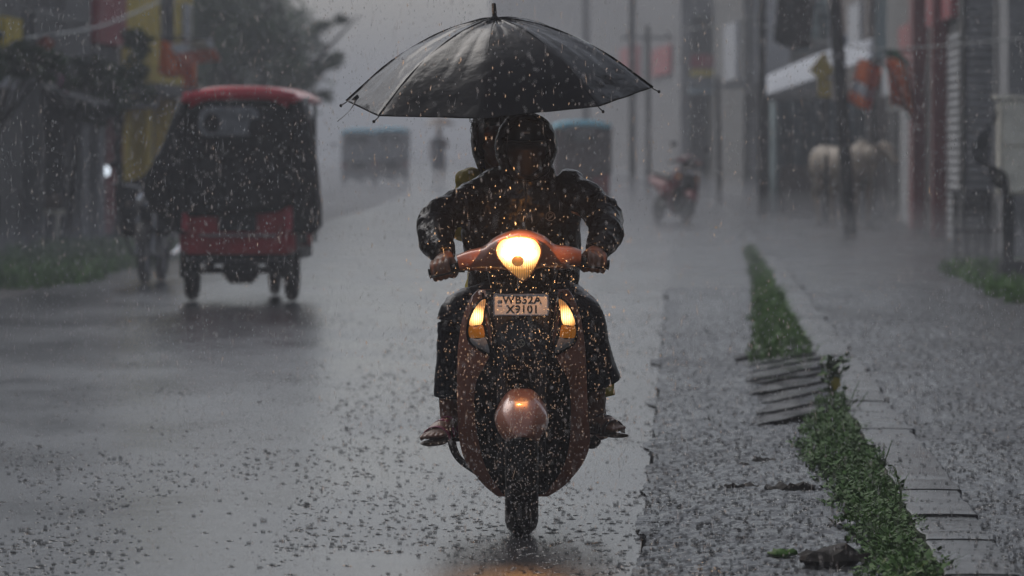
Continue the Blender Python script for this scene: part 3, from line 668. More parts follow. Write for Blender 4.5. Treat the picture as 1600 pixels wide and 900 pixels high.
def poly_lens(poly, off, bulge, th=.012, flat=None, k=6):
    cx = sum(p[0] for p in poly) / len(poly); cy = sum(p[1] for p in poly) / len(poly); b = MB(); pts = []
    n = len(poly) * 4; pl = poly + [poly[0]]
    for i in range(n):
        t = i / 4; pts.append((cr([p[0] for p in [poly[-1]] + pl + [poly[1]]], t + 1), cr([p[1] for p in [poly[-1]] + pl + [poly[1]]], t + 1)))
    dep = (lambda x, y: flat) if flat is not None else shy
    rows = [[S(x, y, dep(x, y) - off + th) for x, y in pts]]
    for j in range(k, 0, -1):
        f = j / k; rows.append([S(cx + (x - cx) * f, cy + (y - cy) * f, dep(cx + (x - cx) * f, cy + (y - cy) * f) - off - bulge * (1 - f ** 2.2)) for x, y in pts])
    b.grid(rows, True, True, True); return b

def lamp_mat():
    m = bpy.data.materials.new('lit_headlamp_lens'); m.use_nodes = True; nt = m.node_tree; b = nt.nodes['Principled BSDF']
    b.inputs['Base Color'].default_value = (.6, .5, .4, 1); b.inputs['Roughness'].default_value = .1
    tc = nt.nodes.new('ShaderNodeTexCoord'); sp = nt.nodes.new('ShaderNodeSeparateXYZ'); nt.links.new(tc.outputs['Object'], sp.inputs[0])
    wv = nt.nodes.new('ShaderNodeMath'); wv.operation = 'MULTIPLY'; wv.inputs[1].default_value = 900; nt.links.new(sp.outputs[0], wv.inputs[0])
    sn = nt.nodes.new('ShaderNodeMath'); sn.operation = 'SINE'; nt.links.new(wv.outputs[0], sn.inputs[0])
    r = nt.nodes.new('ShaderNodeMapRange'); r.inputs['From Min'].default_value = .99; r.inputs['From Max'].default_value = 1.045   # bottom flutes catch less of the beam
    nt.links.new(sp.outputs[2], r.inputs[0])
    fl = nt.nodes.new('ShaderNodeMapRange'); fl.inputs['From Min'].default_value = -1; fl.inputs['To Min'].default_value = .12; fl.inputs['To Max'].default_value = 1
    nt.links.new(sn.outputs[0], fl.inputs[0])
    mx = nt.nodes.new('ShaderNodeMath'); mx.operation = 'MAXIMUM'; nt.links.new(fl.outputs[0], mx.inputs[0]); nt.links.new(r.outputs[0], mx.inputs[1])
    ml = nt.nodes.new('ShaderNodeMapRange'); ml.inputs['To Min'].default_value = 1.2; ml.inputs['To Max'].default_value = 8; nt.links.new(r.outputs[0], ml.inputs[0])
    st = nt.nodes.new('ShaderNodeMath'); st.operation = 'MULTIPLY'; nt.links.new(mx.outputs[0], st.inputs[0]); nt.links.new(ml.outputs[0], st.inputs[1])
    cm = nt.nodes.new('ShaderNodeMix'); cm.data_type = 'RGBA'; cm.inputs[6].default_value = (1, .42, .07, 1); cm.inputs[7].default_value = (1, .72, .34, 1)
    nt.links.new(r.outputs[0], cm.inputs[0])
    cb_ = nt.nodes.new('ShaderNodeCombineXYZ'); nt.links.new(sp.outputs[0], cb_.inputs[0]); nt.links.new(sp.outputs[2], cb_.inputs[2])
    vd = nt.nodes.new('ShaderNodeVectorMath'); vd.operation = 'DISTANCE'; vd.inputs[1].default_value = (-.010, 0, 1.045); nt.links.new(cb_.outputs[0], vd.inputs[0])
    ed = nt.nodes.new('ShaderNodeMapRange'); ed.inputs['From Min'].default_value = .050; ed.inputs['From Max'].default_value = .092; nt.links.new(vd.outputs['Value'], ed.inputs[0])
    c2 = nt.nodes.new('ShaderNodeMix'); c2.data_type = 'RGBA'; c2.inputs[7].default_value = (1, .40, .05, 1); nt.links.new(ed.outputs[0], c2.inputs[0]); nt.links.new(cm.outputs[2], c2.inputs[6])
    e2_ = nt.nodes.new('ShaderNodeMapRange'); e2_.inputs['To Min'].default_value = 1; e2_.inputs['To Max'].default_value = .16; nt.links.new(ed.outputs[0], e2_.inputs[0])
    s2_ = nt.nodes.new('ShaderNodeMath'); s2_.operation = 'MULTIPLY'; nt.links.new(st.outputs[0], s2_.inputs[0]); nt.links.new(e2_.outputs[0], s2_.inputs[1])
    nt.links.new(c2.outputs[2], b.inputs['Emission Color']); nt.links.new(s2_.outputs[0], b.inputs['Emission Strength'])
    return m
head_lit = lamp_mat()
def side_mat():
    m = pm('lit_position_lamp', (.5, .4, .3), .15, bump=(200, .5, .002), emis=(1, .56, .17), es=3.2); nt = m.node_tree; b = nt.nodes['Principled BSDF']
    tc = nt.nodes.new('ShaderNodeTexCoord'); sp = nt.nodes.new('ShaderNodeSeparateXYZ'); nt.links.new(tc.outputs['Object'], sp.inputs[0])
    ab = nt.nodes.new('ShaderNodeMath'); ab.operation = 'ABSOLUTE'; nt.links.new(sp.outputs[0], ab.inputs[0])
    cb = nt.nodes.new('ShaderNodeCombineXYZ'); nt.links.new(ab.outputs[0], cb.inputs[0]); nt.links.new(sp.outputs[2], cb.inputs[2])
    vd = nt.nodes.new('ShaderNodeVectorMath'); vd.operation = 'DISTANCE'; vd.inputs[1].default_value = (.170, 0, .812); nt.links.new(cb.outputs[0], vd.inputs[0])
    mr = nt.nodes.new('ShaderNodeMapRange'); mr.inputs['From Min'].default_value = .010; mr.inputs['From Max'].default_value = .045; nt.links.new(vd.outputs['Value'], mr.inputs[0])
    cm = nt.nodes.new('ShaderNodeMix'); cm.data_type = 'RGBA'; cm.inputs[6].default_value = (1, .66, .26, 1); cm.inputs[7].default_value = (1, .36, .05, 1); nt.links.new(mr.outputs[0], cm.inputs[0])
    mu = nt.nodes.new('ShaderNodeMath'); mu.operation = 'MULTIPLY'; mu.inputs[1].default_value = 800; nt.links.new(sp.outputs[0], mu.inputs[0]); sn = nt.nodes.new('ShaderNodeMath'); sn.operation = 'SINE'; nt.links.new(mu.outputs[0], sn.inputs[0])
    st = nt.nodes.new('ShaderNodeMapRange'); st.inputs['To Min'].default_value = 5; st.inputs['To Max'].default_value = .55; nt.links.new(mr.outputs[0], st.inputs[0])
    fl = nt.nodes.new('ShaderNodeMapRange'); fl.inputs['From Min'].default_value = -1; fl.inputs['To Min'].default_value = .45; nt.links.new(sn.outputs[0], fl.inputs[0])
    mm = nt.nodes.new('ShaderNodeMath'); mm.operation = 'MULTIPLY'; nt.links.new(st.outputs[0], mm.inputs[0]); nt.links.new(fl.outputs[0], mm.inputs[1])
    nt.links.new(cm.outputs[2], b.inputs['Emission Color']); nt.links.new(mm.outputs[0], b.inputs['Emission Strength']); return m
side_lit = side_mat()
amber_m = pm('amber_indicator', (.45, .13, .01), .15, bump=(160, .6, .002), emis=(1, .35, .03), es=.16)
bulb_m = pm('bulb_cap', (.12, .06, .03), .4, emis=(1, .4, .1), es=.4)
HL = [(789, 374), (810, 371), (832, 374), (842, 384), (844, 396), (837, 415), (828, 429), (817, 438), (805, 430), (790, 417), (778, 400), (776, 388), (781, 379)]
def sideL(k):   # the three fields of the left lamp
    return {'t': [(759, 468), (750, 472), (740, 486), (733, 507), (744, 508), (753, 505), (756, 486)], 'm': [(733, 510), (745, 510.5), (754, 508), (757, 526), (746, 528), (734, 527)],
            'b': [(734, 529), (747, 530), (758, 528), (765, 551), (754, 547), (740, 539)]}[k]
def mir(p, c=816): return [(2 * c - x + (1 if y < 0 else 0), y) for x, y in reversed(p)]

def scooter(root, paint, lit=True, words=True, mirrors=False):
    shell_panel([(r[0], r[1], r[2]) for r in SH], 0, .035, 40).build('front_shield', paint, root, sharp=60)
    ip = shell_panel([(452, 752, 884), (500, 728, 902), (600, 722, 910), (690, 726, 914), (740, 752, 888)], -.07, .03); ip.build('inner_shield', blackp_m, root)
    cp = shell_panel([(453, 758, 873), (480, 764, 867), (520, 768, 864), (550, 767, 866), (572, 757, 876), (598, 744, 889), (640, 741, 892), (690, 748, 890), (725, 757, 882), (750, 770, 868), (772, 786, 852)], .006, .01).build('wheel_arch', blackp_m, root, sharp=60)
    pn = shell_panel([(458, 768, 862), (490, 772, 861), (520, 775, 857), (545, 780, 852), (558, 787, 845)], .013, .01).build('front_panel', greyp_m, root, sharp=60)
    for side in (0, 1):
        for x0, y0, x1, y1, x2, y2 in (((754, 458, 770, 520, 776, 560)),):
            P = [(x0, y0), (x1, y1), (x2, y2)]
            if side: P = [(1632 - x, y) for x, y in P]
            b = MB(); b.tube([S(x, y, shy(x, y) - .014) for x, y in P], [.005, .006, .003], 8, 8); b.build('panel_trim', blackp_m, root)
    for side in (0, 1):
        f = (lambda p: mir(p)) if side else (lambda p: p)
        lr = poly_lens(f([(762, 464), (746, 471), (735, 488), (729, 509), (730, 531), (742, 544), (769, 556), (762, 520), (758, 492)]), .006, .004).build('side_lamp', blackp_m, root)
        poly_lens(f(sideL('t')), .013, .008).build('position_lens', side_lit if lit else lens_g, lr)
        poly_lens(f(sideL('m')), .013, .007).build('indicator_lens', amber_m, lr)
        poly_lens(f(sideL('b')), .013, .006).build('clear_lens', lens_g, lr)
    # handlebar cowl
    b = MB(); cw = [(716, 411, .03, .030), (735, 407, .044, .040), (760, 404, .058, .050), (784, 399, .085, .078), (812, 396, .105, .092), (840, 398, .088, .080), (864, 402, .06, .052), (890, 402, .045, .042), (908, 403, .03, .030)]
    b.tube([S(x, y, .24) for x, y, _, _ in cw], [(a, c) for _, _, a, c in cw], 28, 6)
    for v in b.bm.verts:
        if v.co.y < .16: v.co.y += .0
    b.build('handlebar_cowl', paint, root, sharp=70)
    b = MB(); b.tube([S(816, 405, .25), S(816, 440, .25), S(816, 466, .27)], [(.085, .14), (.075, .125), (.06, .10)], 24, 5, up=Vector((1, 0, 0))); b.build('steering_neck', blackp_m, root)
    hl = poly_lens([(816 + (x - 812) * 1.07, 404 + (y - 404) * 1.07) for x, y in HL] if False else [(811 + (x - 811) * 1.08, 404 + (y - 404) * 1.07) for x, y in HL], 0, .012, .06, flat=.135).build('headlight', blackp_m if not lit else paint, root)
    if lit:
        poly_lens(HL, .0, .030, .02, flat=.118, k=8).build('lamp_lens', head_lit, hl)
        poly_lens([(809 + 9.5 * math.cos(a), 408 + 8.5 * math.sin(a)) for a in [i * .7 for i in range(9)]], .0, .008, .02, flat=.085).build('bulb_cap', bulb_m, hl)
        ld = bpy.data.lights.new('headlight_glow', 'POINT'); ld.energy = 4; ld.color = (1, .40, .08); ld.shadow_soft_size = 0
        lo = bpy.data.objects.new('headlight_glow', ld); COL.objects.link(lo); lo.parent = hl; lo.location = S(811, 362, .05)
        ld = bpy.data.lights.new('headlight_beam', 'SPOT'); ld.energy = 110; ld.color = (1, .46, .14); ld.shadow_soft_size = 0; ld.spot_size = R(96); ld.spot_blend = .8
        lo = bpy.data.objects.new('headlight_beam', ld); COL.objects.link(lo); lo.parent = hl; lo.location = S(811, 400, -.06); lo.rotation_euler = (R(-97), 0, 0)
    else:
        poly_lens(HL, .0, .030, .02, flat=.118, k=8).build('lamp_lens', lens_g, hl)
    # handlebars and levers
    for a, c, e in ((S(725, 415, .30), S(696, 421, .31), S(671, 428, .32)), (S(900, 408, .30), S(927, 410, .31), S(951, 414, .32))):
        b = MB(); b.bar(a, e, .014, .014, 12); hb = b.build('handlebar', dark_m, root)
        b = MB(); q = (e - a) * .0; u = (e - a).normalized(); m_ = a + u * .035
        b.tube([m_ + (e - m_) * t for t in (0, .5, .93, 1)], [.0175, .0165, .0175, .021], 14, 5); b.build('grip', rub_m, hb)
        b = MB(); b.tube([a + Vector((0, -.04, -.012)), a + u * .07 + Vector((0, -.062, -.014)), e + Vector((0, -.05, -.012)) - u * .01], [.007, .0055, .007], 8, 6, squash=.7); b.build('brake_lever', blackp_m, hb)
        b = MB(); b.box(a + u * .012 + Vector((0, -.005, 0)), (.045, .055, .045)); b.build('switch_housing', blackp_m, hb, bevel=.008)
    if mirrors:
        for sx, px in ((-1, 742), (1, 888)):
            b = MB(); p = S(px, 396, .25); t = p + Vector((sx * .13, .02, .24)); b.tube([p, p + Vector((sx * .06, .01, .12)), t], [.006, .006, .006], 8, 5); mr = b.build('mirror', blackp_m, root)
            b = MB(); b.ell(t, (.062, .02, .045)); b.build('mirror_shell', blackp_m, mr)
    # plate
    c = S(814, 476.5, .085); b = MB(); b.box(c, (.199, .003, .078)); pl = b.build('number_plate', plate_m, root, smooth=False, bevel=.001)
    b = MB()
    for p, s_ in ((c + Vector((0, .0, .040)), (.205, .009, .004)), (c + Vector((0, 0, -.040)), (.205, .009, .004)), (c + Vector((-.1015, 0, 0)), (.004, .009, .076)), (c + Vector((.1015, 0, 0)), (.004, .009, .076))): b.box(p, s_)
    b.build('plate_frame', steel_m, pl, smooth=False)
    rt = Matrix.Rotation(R(-16), 4, 'X'); pl.rotation_euler = (R(-16), 0, 0); pl.location = c - (rt @ c)
    b = MB(); b.box(c + Vector((0, .032, 0)), (.06, .048, .03)); b.build('plate_bracket', blackp_m, root, smooth=False)
    if words:
        text('WB52A', .0415, c + Vector((.004, -.0021, .0180)), ink_m, pl, sx=1.02); text('X9101', .0415, c + Vector((.006, -.0021, -.0185)), ink_m, pl, sx=1.02)
        b = MB(); b.box(c + Vector((-.079, -.0018, .012)), (.017, .0008, .012)); b.build('plate_mark', greyp_m, pl, smooth=False)
        text('IND', .009, c + Vector((-.079, -.0021, -.004)), blue_ink_m, pl, depth=.0003)
        e = S(814.5, 536, shy(814, 536) - .018); b = MB(); b.ring(e, .0125, .0016, 'y', 32, 8); em = b.build('emblem', gold_m, root)
        b = MB()
        for k in range(3):
            a = math.pi / 2 + k * 2.0944; u = Vector((math.cos(a), 0, math.sin(a))); v = Vector((-math.sin(a), 0, math.cos(a)))
            b.bar(e, e + u * .0055, .0009, seg=6)
            for s_ in (-1, 1): b.bar(e + u * .0055, e + u * .0065 + v * s_ * .0026, .0008, seg=6); b.bar(e + u * .0065 + v * s_ * .0026, e + u * .0118 + v * s_ * .0026, .0008, seg=6)
        b.build('emblem_forks', gold_m, em)
    # front wheel, fork, mudguard
    w = MB(); w.ring((0, 0, .25), .200, .052, 'x', 48, 12, 1.2); wheel = w.build('front_wheel', rub_m, root)
    w = MB(); w.lathe([(.165, -.035), (.165, -.03), (.13, -.018), (.05, -.03), (.05, .03), (.13, .018), (.165, .03), (.165, .035)], (0, 0, .25), 'x', 32); w.build('rim', dark_m, wheel)
    tr = MB()
    for i in range(44):
        a = i * math.pi / 22; r_ = .2535
        for s_ in (-1, 1): tr.box((s_ * .018, r_ * math.cos(a) , .25 + r_ * math.sin(a)), (.020, .010, .006), rot=Matrix.Rotation(a - math.pi / 2 , 3, 'X') @ Matrix.Rotation(s_ * .6, 3, 'Z'))
    tr.build('tread', rub_m, wheel, smooth=False, weld=False)
    for s_ in (-1, 1):
        b = MB(); b.bar((s_ * .072, .0, .25), (s_ * .072, .13, .70), .019, .022, 12); b.build('fork_leg', dark_m, root)
    b = MB(); nu = 20; fr = []
    for i in range(37):
        ph = R(-55 + 119 * i / 36); r_ = .295; f = max(0, (i - 20) / 16); hw = (.082 + .018 * min(1, max(0, (i - 8) / 20))) * (1 - .45 * f ** 5) ; hw *= 1 - .25 * max(0, (8 - i) / 8)
        row = []
        for j in range(nu + 1):
            u = -1 + 2 * j / nu; k = max(0, (abs(u) - .28) / .72) ** 1.9; rr = r_ - .070 * k * (1 - .4 * f)
            row.append(Vector((u * hw, -rr * math.sin(ph), .25 + rr * math.cos(ph))))
        fr.append(row)
    b.grid(fr); b.build('front_mudguard', paint, root, solid=.006, sharp=80)
    # floor, body, seat, rear wheel, stand, exhaust
    b = MB(); b.tube([Vector((0, .40, .29)), Vector((0, .65, .27)), Vector((0, .92, .30))], [(.20, .05), (.20, .045), (.19, .06)], 20, 6); b.build('floorboard', blackp_m, root)
    b = MB(); b.tube([Vector((0, .88, .42)), Vector((0, 1.0, .55)), Vector((0, 1.3, .62)), Vector((0, 1.65, .70)), Vector((0, 1.78, .74))], [(.15, .16), (.17, .17), (.17, .13), (.13, .09), (.06, .04)], 24, 6); b.build('rear_body', paint, root)
    b = MB(); b.tube([Vector((0, .84, .74)), Vector((0, 1.05, .765)), Vector((0, 1.3, .80)), Vector((0, 1.6, .82)), Vector((0, 1.68, .82))], [(.09, .045), (.14, .055), (.15, .06), (.12, .05), (.06, .02)], 20, 6); b.build('seat', seat_m, root)
    b = MB(); b.ring((0, 1.29, .225), .18, .047, 'x', 40, 12); rw = b.build('rear_wheel', rub_m, root)
    b = MB(); b.lathe([(.14, -.035), (.11, -.02), (.05, -.05), (.05, .05), (.11, .02), (.14, .035)], (0, 1.29, .225), 'x', 28); b.build('rim', dark_m, rw)
    b = MB(); b.tube([Vector((.13, 1.0, .25)), Vector((.17, 1.25, .29)), Vector((.17, 1.6, .36))], [.03, .05, .05], 16, 5); b.build('exhaust', dark_m, root)
    b = MB(); b.tube([S(708, 660, .75), S(706, 690, .74), S(716, 715, .72), S(736, 732, .66), S(750, 742, .55)], [.016, .017, .014, .012, .010], 10, 6); b.build('side_stand', dark_m, root)
    for pts in (((722, 682), (704, 678), (712, 655)), ((912, 690), (926, 692), (934, 684))):
        b = MB(); b.tube([S(x, y, .62) for x, y in pts], [.02, .024, .018], 10, 5); b.build('footrest', blackp_m, root)
    b = MB(); b.tube([Vector((-.17, 1.72, .80)), Vector((-.15, 1.85, .84)), Vector((0, 1.90, .85)), Vector((.15, 1.85, .84)), Vector((.17, 1.72, .80))], [.012] * 5, 8, 5); b.build('grab_rail', dark_m, root)
    return root
s1 = empty('scooter', (XS, D0, 0), 0, 'copper coloured scooter with its headlight burning, ridden towards the viewer', 'scooter')
scooter(s1, copper_m)
ps = W(1071, 352, 96); ps.z = .02
s2 = empty('scooter', ps, R(14), 'red scooter with two mirrors standing unlit in the spray by the kerb', 'scooter'); s2.scale = (1, 1, 1)
scooter(s2, pm('faded_red_paint', (.22, .03, .04), .4, var=(6, .3)), False, False, True); s2.rotation_euler = (0, R(9), R(20))

# ------------------------------------------------------------------ people
def hand(b, a, e, wrist, sgn, rb=.0175):
    """fingers wrapped round the bar a->e (inner to outer); b collects the body"""
    u = (e - a).normalized(); up = Vector((0, 0, 1)); up = (up - u * up.dot(u)).normalized(); fw = Vector((0, -1, 0)); fw = (fw - u * fw.dot(u)).normalized()
    mid = a + (e - a) * .56; L = .026
    kn = []
    for i in range(4):
        o = mid + u * (.0205 * (1.5 - i)) ; r_ = (.0095, .0103, .0102, .0092)[3 - i]; ln = (.8, .96, 1, .93)[3 - i] if False else (.93, 1, .97, .82)[i if sgn > 0 else i]
        k = o + up * .036 - fw * .002; kn.append(k)
        pts = [k - fw * .03 + up * .002, k, o + fw * (.028 * ln) + up * .024, o + fw * (.032 * ln) - up * .004, o + fw * (.016 * ln) - up * .027, o - fw * .006 - up * .028]
        b.tube(pts, [r_ * 1.1, r_ * 1.12, r_ * .98, r_ * .92, r_ * .85, r_ * .72], 12, 5)
        b.ell(k, (r_ * 1.15,) * 3, 10, 8)
    c = sum(kn, Vector()) / 4
    b.tube([wrist, wrist + (c - wrist) * .45 , c - fw * .012 - up * .006], [(.027, .021), (.036, .021), (.043, .015)], 20, 6, up=up)
    th = mid - u * .046   # the thumb leaves the palm's inner side and closes under the bar
    b.tube([wrist + (c - wrist) * .4 - u * .02, th - fw * .022 + up * .012, th - fw * .024 - up * .018, th + u * .008 - up * .031 + fw * .006], [.017, .0145, .012, .010], 12, 6)
def face(b, c, s=1.0, turn=0):
    """head looking along -Y: skull, jaw, nose, lips, ears"""
    c = Vector(c)
    b.ell(c + Vector((0, .012, .018)) * s, (.074 * s, .093 * s, .096 * s), 28, 20)
    b.ell(c + Vector((0, -.022, -.055)) * s, (.052 * s, .058 * s, .056 * s), 24, 16)
    b.tube([c + Vector((0, -.080, .022)) * s, c + Vector((0, -.096, -.004)) * s, c + Vector((0, -.106, -.022)) * s, c + Vector((0, -.084, -.032)) * s], [.009 * s, .010 * s, .014 * s, .010 * s], 12, 5)
    for sx in (-1, 1):
        b.ell(c + Vector((sx * .012, -.090, -.026)) * s, (.008 * s, .01 * s, .007 * s), 10, 8)
        b.tube([c + Vector((sx * .012, -.076, .028)) * s, c + Vector((sx * .032, -.078, .033)) * s, c + Vector((sx * .052, -.060, .026)) * s], [.008 * s, .009 * s, .006 * s], 10, 5)
        b.ell(c + Vector((sx * .030, -.068, .014)) * s, (.014 * s, .012 * s, .010 * s), 12, 10)
        b.ell(c + Vector((sx * .040, -.052, -.022)) * s, (.020 * s, .022 * s, .020 * s), 12, 10)
        b.ell(c + Vector((sx * .076, .012, -.004)) * s, (.009 * s, .02 * s, .032 * s), 12, 10)
    b.tube([c + Vector((-.024, -.070, -.057)) * s, c + Vector((0, -.086, -.054)) * s, c + Vector((.024, -.070, -.057)) * s], [.004 * s, .0075 * s, .004 * s], 10, 6)
    b.tube([c + Vector((-.020, -.068, -.066)) * s, c + Vector((0, -.081, -.067)) * s, c + Vector((.020, -.068, -.066)) * s], [.004 * s, .0085 * s, .004 * s], 10, 6)
    b.ell(c + Vector((0, -.070, -.092)) * s, (.02 * s, .016 * s, .016 * s), 12, 10)
eye_m = pm('eye_white', (.5, .48, .45), .2); iris_m = pm('dark_iris', (.012, .008, .006), .1)
def eyes(c, root, s=1.0):
    for sx in (-1, 1):
        e = MB(); e.ell(Vector(c) + Vector((sx * .030, -.0735, .015)) * s, (.0125 * s, .010 * s, .0075 * s), 14, 10); eo = e.build('eye', eye_m, root)
        e = MB(); e.ell(Vector(c) + Vector((sx * .030, -.0815, .015)) * s, (.0055 * s, .003 * s, .0055 * s), 10, 8); e.build('iris', iris_m, eo)

ro = Vector((XS, D0 + .5, .30))
rider = empty('person', ro, 0, 'scooter rider in a hooded black raincoat gripping the handlebars', 'person')
def P(px, py, y): return W(px, py, D0 + y) - ro
hc = P(823, 226, .70)
b = MB(); face(b, hc)
b.tube([hc + Vector((0, .02, -.06)), P(821, 285, .77)], [.056, .062], 18, 4)
b.tube([P(818, 466, .96), P(818, 420, .93), P(819, 360, .86), P(820, 310, .79), P(821, 290, .77)], [(.15, .115), (.14, .105), (.155, .11), (.17, .10), (.09, .08)], 24, 5, up=Vector((0, 1, 0)))
armL = [(765, 304, .79), (720, 326, .70), (690, 352, .60), (690, 380, .48), (697, 398, .395)]; armR = [(878, 302, .79), (920, 322, .68), (944, 350, .58), (941, 378, .47), (929, 392, .395)]
for arm in (armL, armR): b.tube([P(*p) for p in arm], [.062, .052, .044, .038, .027], 16, 5)
ofs = Vector((XS, D0, 0)) - ro
hand(b, S(716, 417, .30) + ofs, S(671, 428, .32) + ofs, P(697, 399, .39), -1)
hand(b, S(904, 408.5, .30) + ofs, S(951, 414, .32) + ofs, P(929, 392, .39), 1)
legL = [(793, 470, .92), (755, 478, .72), (716, 492, .52), (706, 560, .56), (700, 640, .60)]; legR = [(846, 470, .92), (884, 476, .72), (916, 490, .52), (926, 560, .56), (931, 640, .60)]
for leg in (legL, legR): b.tube([P(*p) for p in leg], [.088, .080, .060, .053, .034], 18, 5)
def foot(b, ank, heel, toe, w=.048, toes=True):
    b.tube([ank, (ank + heel) / 2, heel], [.034, .036, .030], 14, 4)
    m_ = (heel + toe) / 2; d_ = (toe - heel).normalized(); s_ = d_.cross(Vector((0, 0, 1))).normalized()
    b.tube([heel - d_ * .02, heel, m_ + Vector((0, 0, .008)), toe - d_ * .03, toe - d_ * .012], [(.028, .028), (.036, .034), (w * .95, .034), (w, .022), (w * .9, .014)], 16, 5)
    for i in range(5):
        o = s_ * (w * (.78 - .39 * i)); b.tube([toe - d_ * .03 + o, toe + d_ * (.012 - .006 * abs(i - 1)) + o + Vector((0, 0, .002)), toe + d_ * (.026 - .007 * i) + o - Vector((0, 0, .004))], [.010, .0095, .0075], 8, 4)
fL = (P(700, 640, .60), P(705, 664, .60), P(676, 682, .44)); fR = (P(931, 640, .60), P(931, 662, .60), P(964, 670, .50))
foot(b, *fL); foot(b, *fR)
body = remesh(b.build('body', skin_m, rider), .0045, 2)
eyes(hc, rider)
# raincoat: torso, sleeves with puffed elbows, collar
b = MB()
b.tube([P(818, 462, .97), P(818, 430, .94), P(817, 392, .90), P(813, 352, .83), P(816, 318, .80), P(819, 292, .78), P(822, 272, .76), P(823, 258, .745)],
       [(.215, .15), (.215, .155), (.220, .16), (.228, .155), (.225, .14), (.185, .12), (.118, .10), (.098, .098)], 32, 6, up=Vector((0, 1, 0)))
b.tube([P(764, 300, .79), P(722, 320, .69), P(686, 344, .60), P(681, 372, .50), P(688, 390, .42), P(694, 400, .385)], [.072, .064, .070, .064, .052, .040], 22, 6)
b.tube([P(880, 298, .79), P(918, 312, .68), P(944, 340, .59), P(947, 368, .50), P(938, 386, .42), P(931, 394, .39)], [.072, .062, .066, .062, .052, .040], 22, 6)
b.ell(P(680, 334, .585), (.066, .05, .034), rot=Matrix.Rotation(-.25, 3, 'Y')); b.ell(P(945, 314, .60), (.046, .04, .026), rot=Matrix.Rotation(.35, 3, 'Y'))
b.ell(P(893, 280, .79), (.048, .07, .034), rot=Matrix.Rotation(.25, 3, 'Y'))
jk = remesh(b.build('raincoat', coat_m, rider), .0065, 2)
wrinkle(jk, [(.0055, 9, (1, 1, .55), 3), (.0035, 17, (.8, 1, 1), 8), (.0012, 44, (1, 1, 1), 5)])
# lapel zip, chest badge
b = MB(); b.tube([P(824, 285, .655), P(822, 330, .655), P(819, 372, .69)], [.004, .004, .004], 6, 6); b.build('zip', dark_m, jk)
e = P(860, 338, .655); b = MB(); b.ring(e, .017, .0016, 'y', 28, 6); b.ring(e + Vector((0, -.001, .004)), .008, .0014, 'y', 20, 6)
for k in range(3): b.bar(e + Vector((-.010 + .005 * k, 0, -.012 + .002 * k)), e + Vector((.002 + .005 * k, 0, .002 + .003 * k)), .0012, seg=6)
b.build('chest_badge', pm('grey_print', (.12, .12, .12), .5), jk, weld=False)
# hood
b = MB(); rows = []
for y, rx_, rz_, dz in ((.612, .080, .102, -.004), (.603, .090, .112, -.003), (.610, .102, .123, -.002), (.64, .113, .131, 0), (.69, .117, .134, 0), (.75, .114, .130, -.002), (.80, .100, .115, -.008), (.84, .072, .085, -.016), (.86, .03, .04, -.02)):
    c = P(822, 229, .70); c.y = D0 + y - ro.y
    rows.append([c + Vector((rx_ * math.copysign(abs(math.cos(t)) ** .9, math.cos(t)), 0, dz + rz_ * math.sin(t))) for t in [2 * math.pi * i / 48 for i in range(48)]])
b.grid(rows, True, False, True); hd = b.build('hood', coat_m, rider, solid=.004)
wrinkle(hd, [(.003, 14, (1, .6, 1), 2), (.0015, 34, (1, 1, 1), 4)])
# helmet under the hood with a small badge
b = MB(); rows = []
for i in range(11):
    ph = math.pi * .52 * (1 - i / 10); rows.append([hc + Vector((.088 * math.sin(ph) * math.cos(t), .010 + .106 * math.sin(ph) * math.sin(t), .012 + .104 * math.cos(ph))) for t in [2 * math.pi * k / 36 for k in range(36)]])
b.grid(rows, True, False, True); hm = b.build('helmet', blackp_m, rider, solid=.004)
b = MB(); b.tube([hc + Vector((-.066, -.075, .014)), hc + Vector((0, -.128, .008)), hc + Vector((.066, -.075, .014))], [(.020, .004), (.026, .004), (.020, .004)], 12, 6); b.build('peak', blackp_m, hm)
b = MB(); b.box(hc + Vector((-.002, -.0965, .045)), (.028, .004, .008)); b.build('badge', pm('grey_print', (.12, .12, .12), .5), hm, smooth=False)
b = MB(); rows = []
for z, rx_, ry_ in ((.006, .078, .118), (-.02, .080, .132), (-.045, .076, .124), (-.07, .070, .108), (-.095, .062, .100), (-.13, .066, .085)):
    rows.append([hc + Vector((rx_ * math.sin(t), -.004 - ry_ * math.cos(t) ** 1.0 if math.cos(t) > 0 else -.004 - ry_ * math.cos(t) * .6, z)) for t in [R(-100 + 200 * i / 30) for i in range(31)]])
b.grid(rows); mk = b.build('face_shade_cover', pm('hood_shade_brown', (.014, .009, .007), .7), rider, solid=.003); wrinkle(mk, [(.002, 22, (1, 1, 1), 3)])  # added dark cover on the lower face, stands for shade inside the hood
# trousers
def trouser(pts, rr, m, root, name='trouser_leg', seed=0):
    b = MB(); b.tube(pts, rr, 26, 8, cap=False); o = b.build(name, m, root, solid=.003); wrinkle(o, [(.007, 8, (1, 1, .5), seed), (.0035, 19, (1, 1, .8), seed + 3), (.001, 50, (1, 1, 1), 1)]); return o
trouser([P(800, 468, .93), P(762, 478, .74), P(722, 492, .52), P(714, 520, .50), P(712, 570, .54), P(712, 606, .57), P(712, 617, .575)], [(.10, .09), (.095, .085), (.078, .078), (.066, .07), (.068, .07), (.075, .075), (.076, .075)], navy_m, rider, seed=2)
trouser([P(840, 468, .93), P(872, 474, .74), P(905, 488, .52), P(918, 520, .50), P(926, 560, .54), P(934, 592, .57), P(937, 601, .575)], [(.10, .09), (.095, .085), (.078, .078), (.066, .07), (.070, .07), (.078, .075), (.080, .075)], navy_m, rider, seed=6)
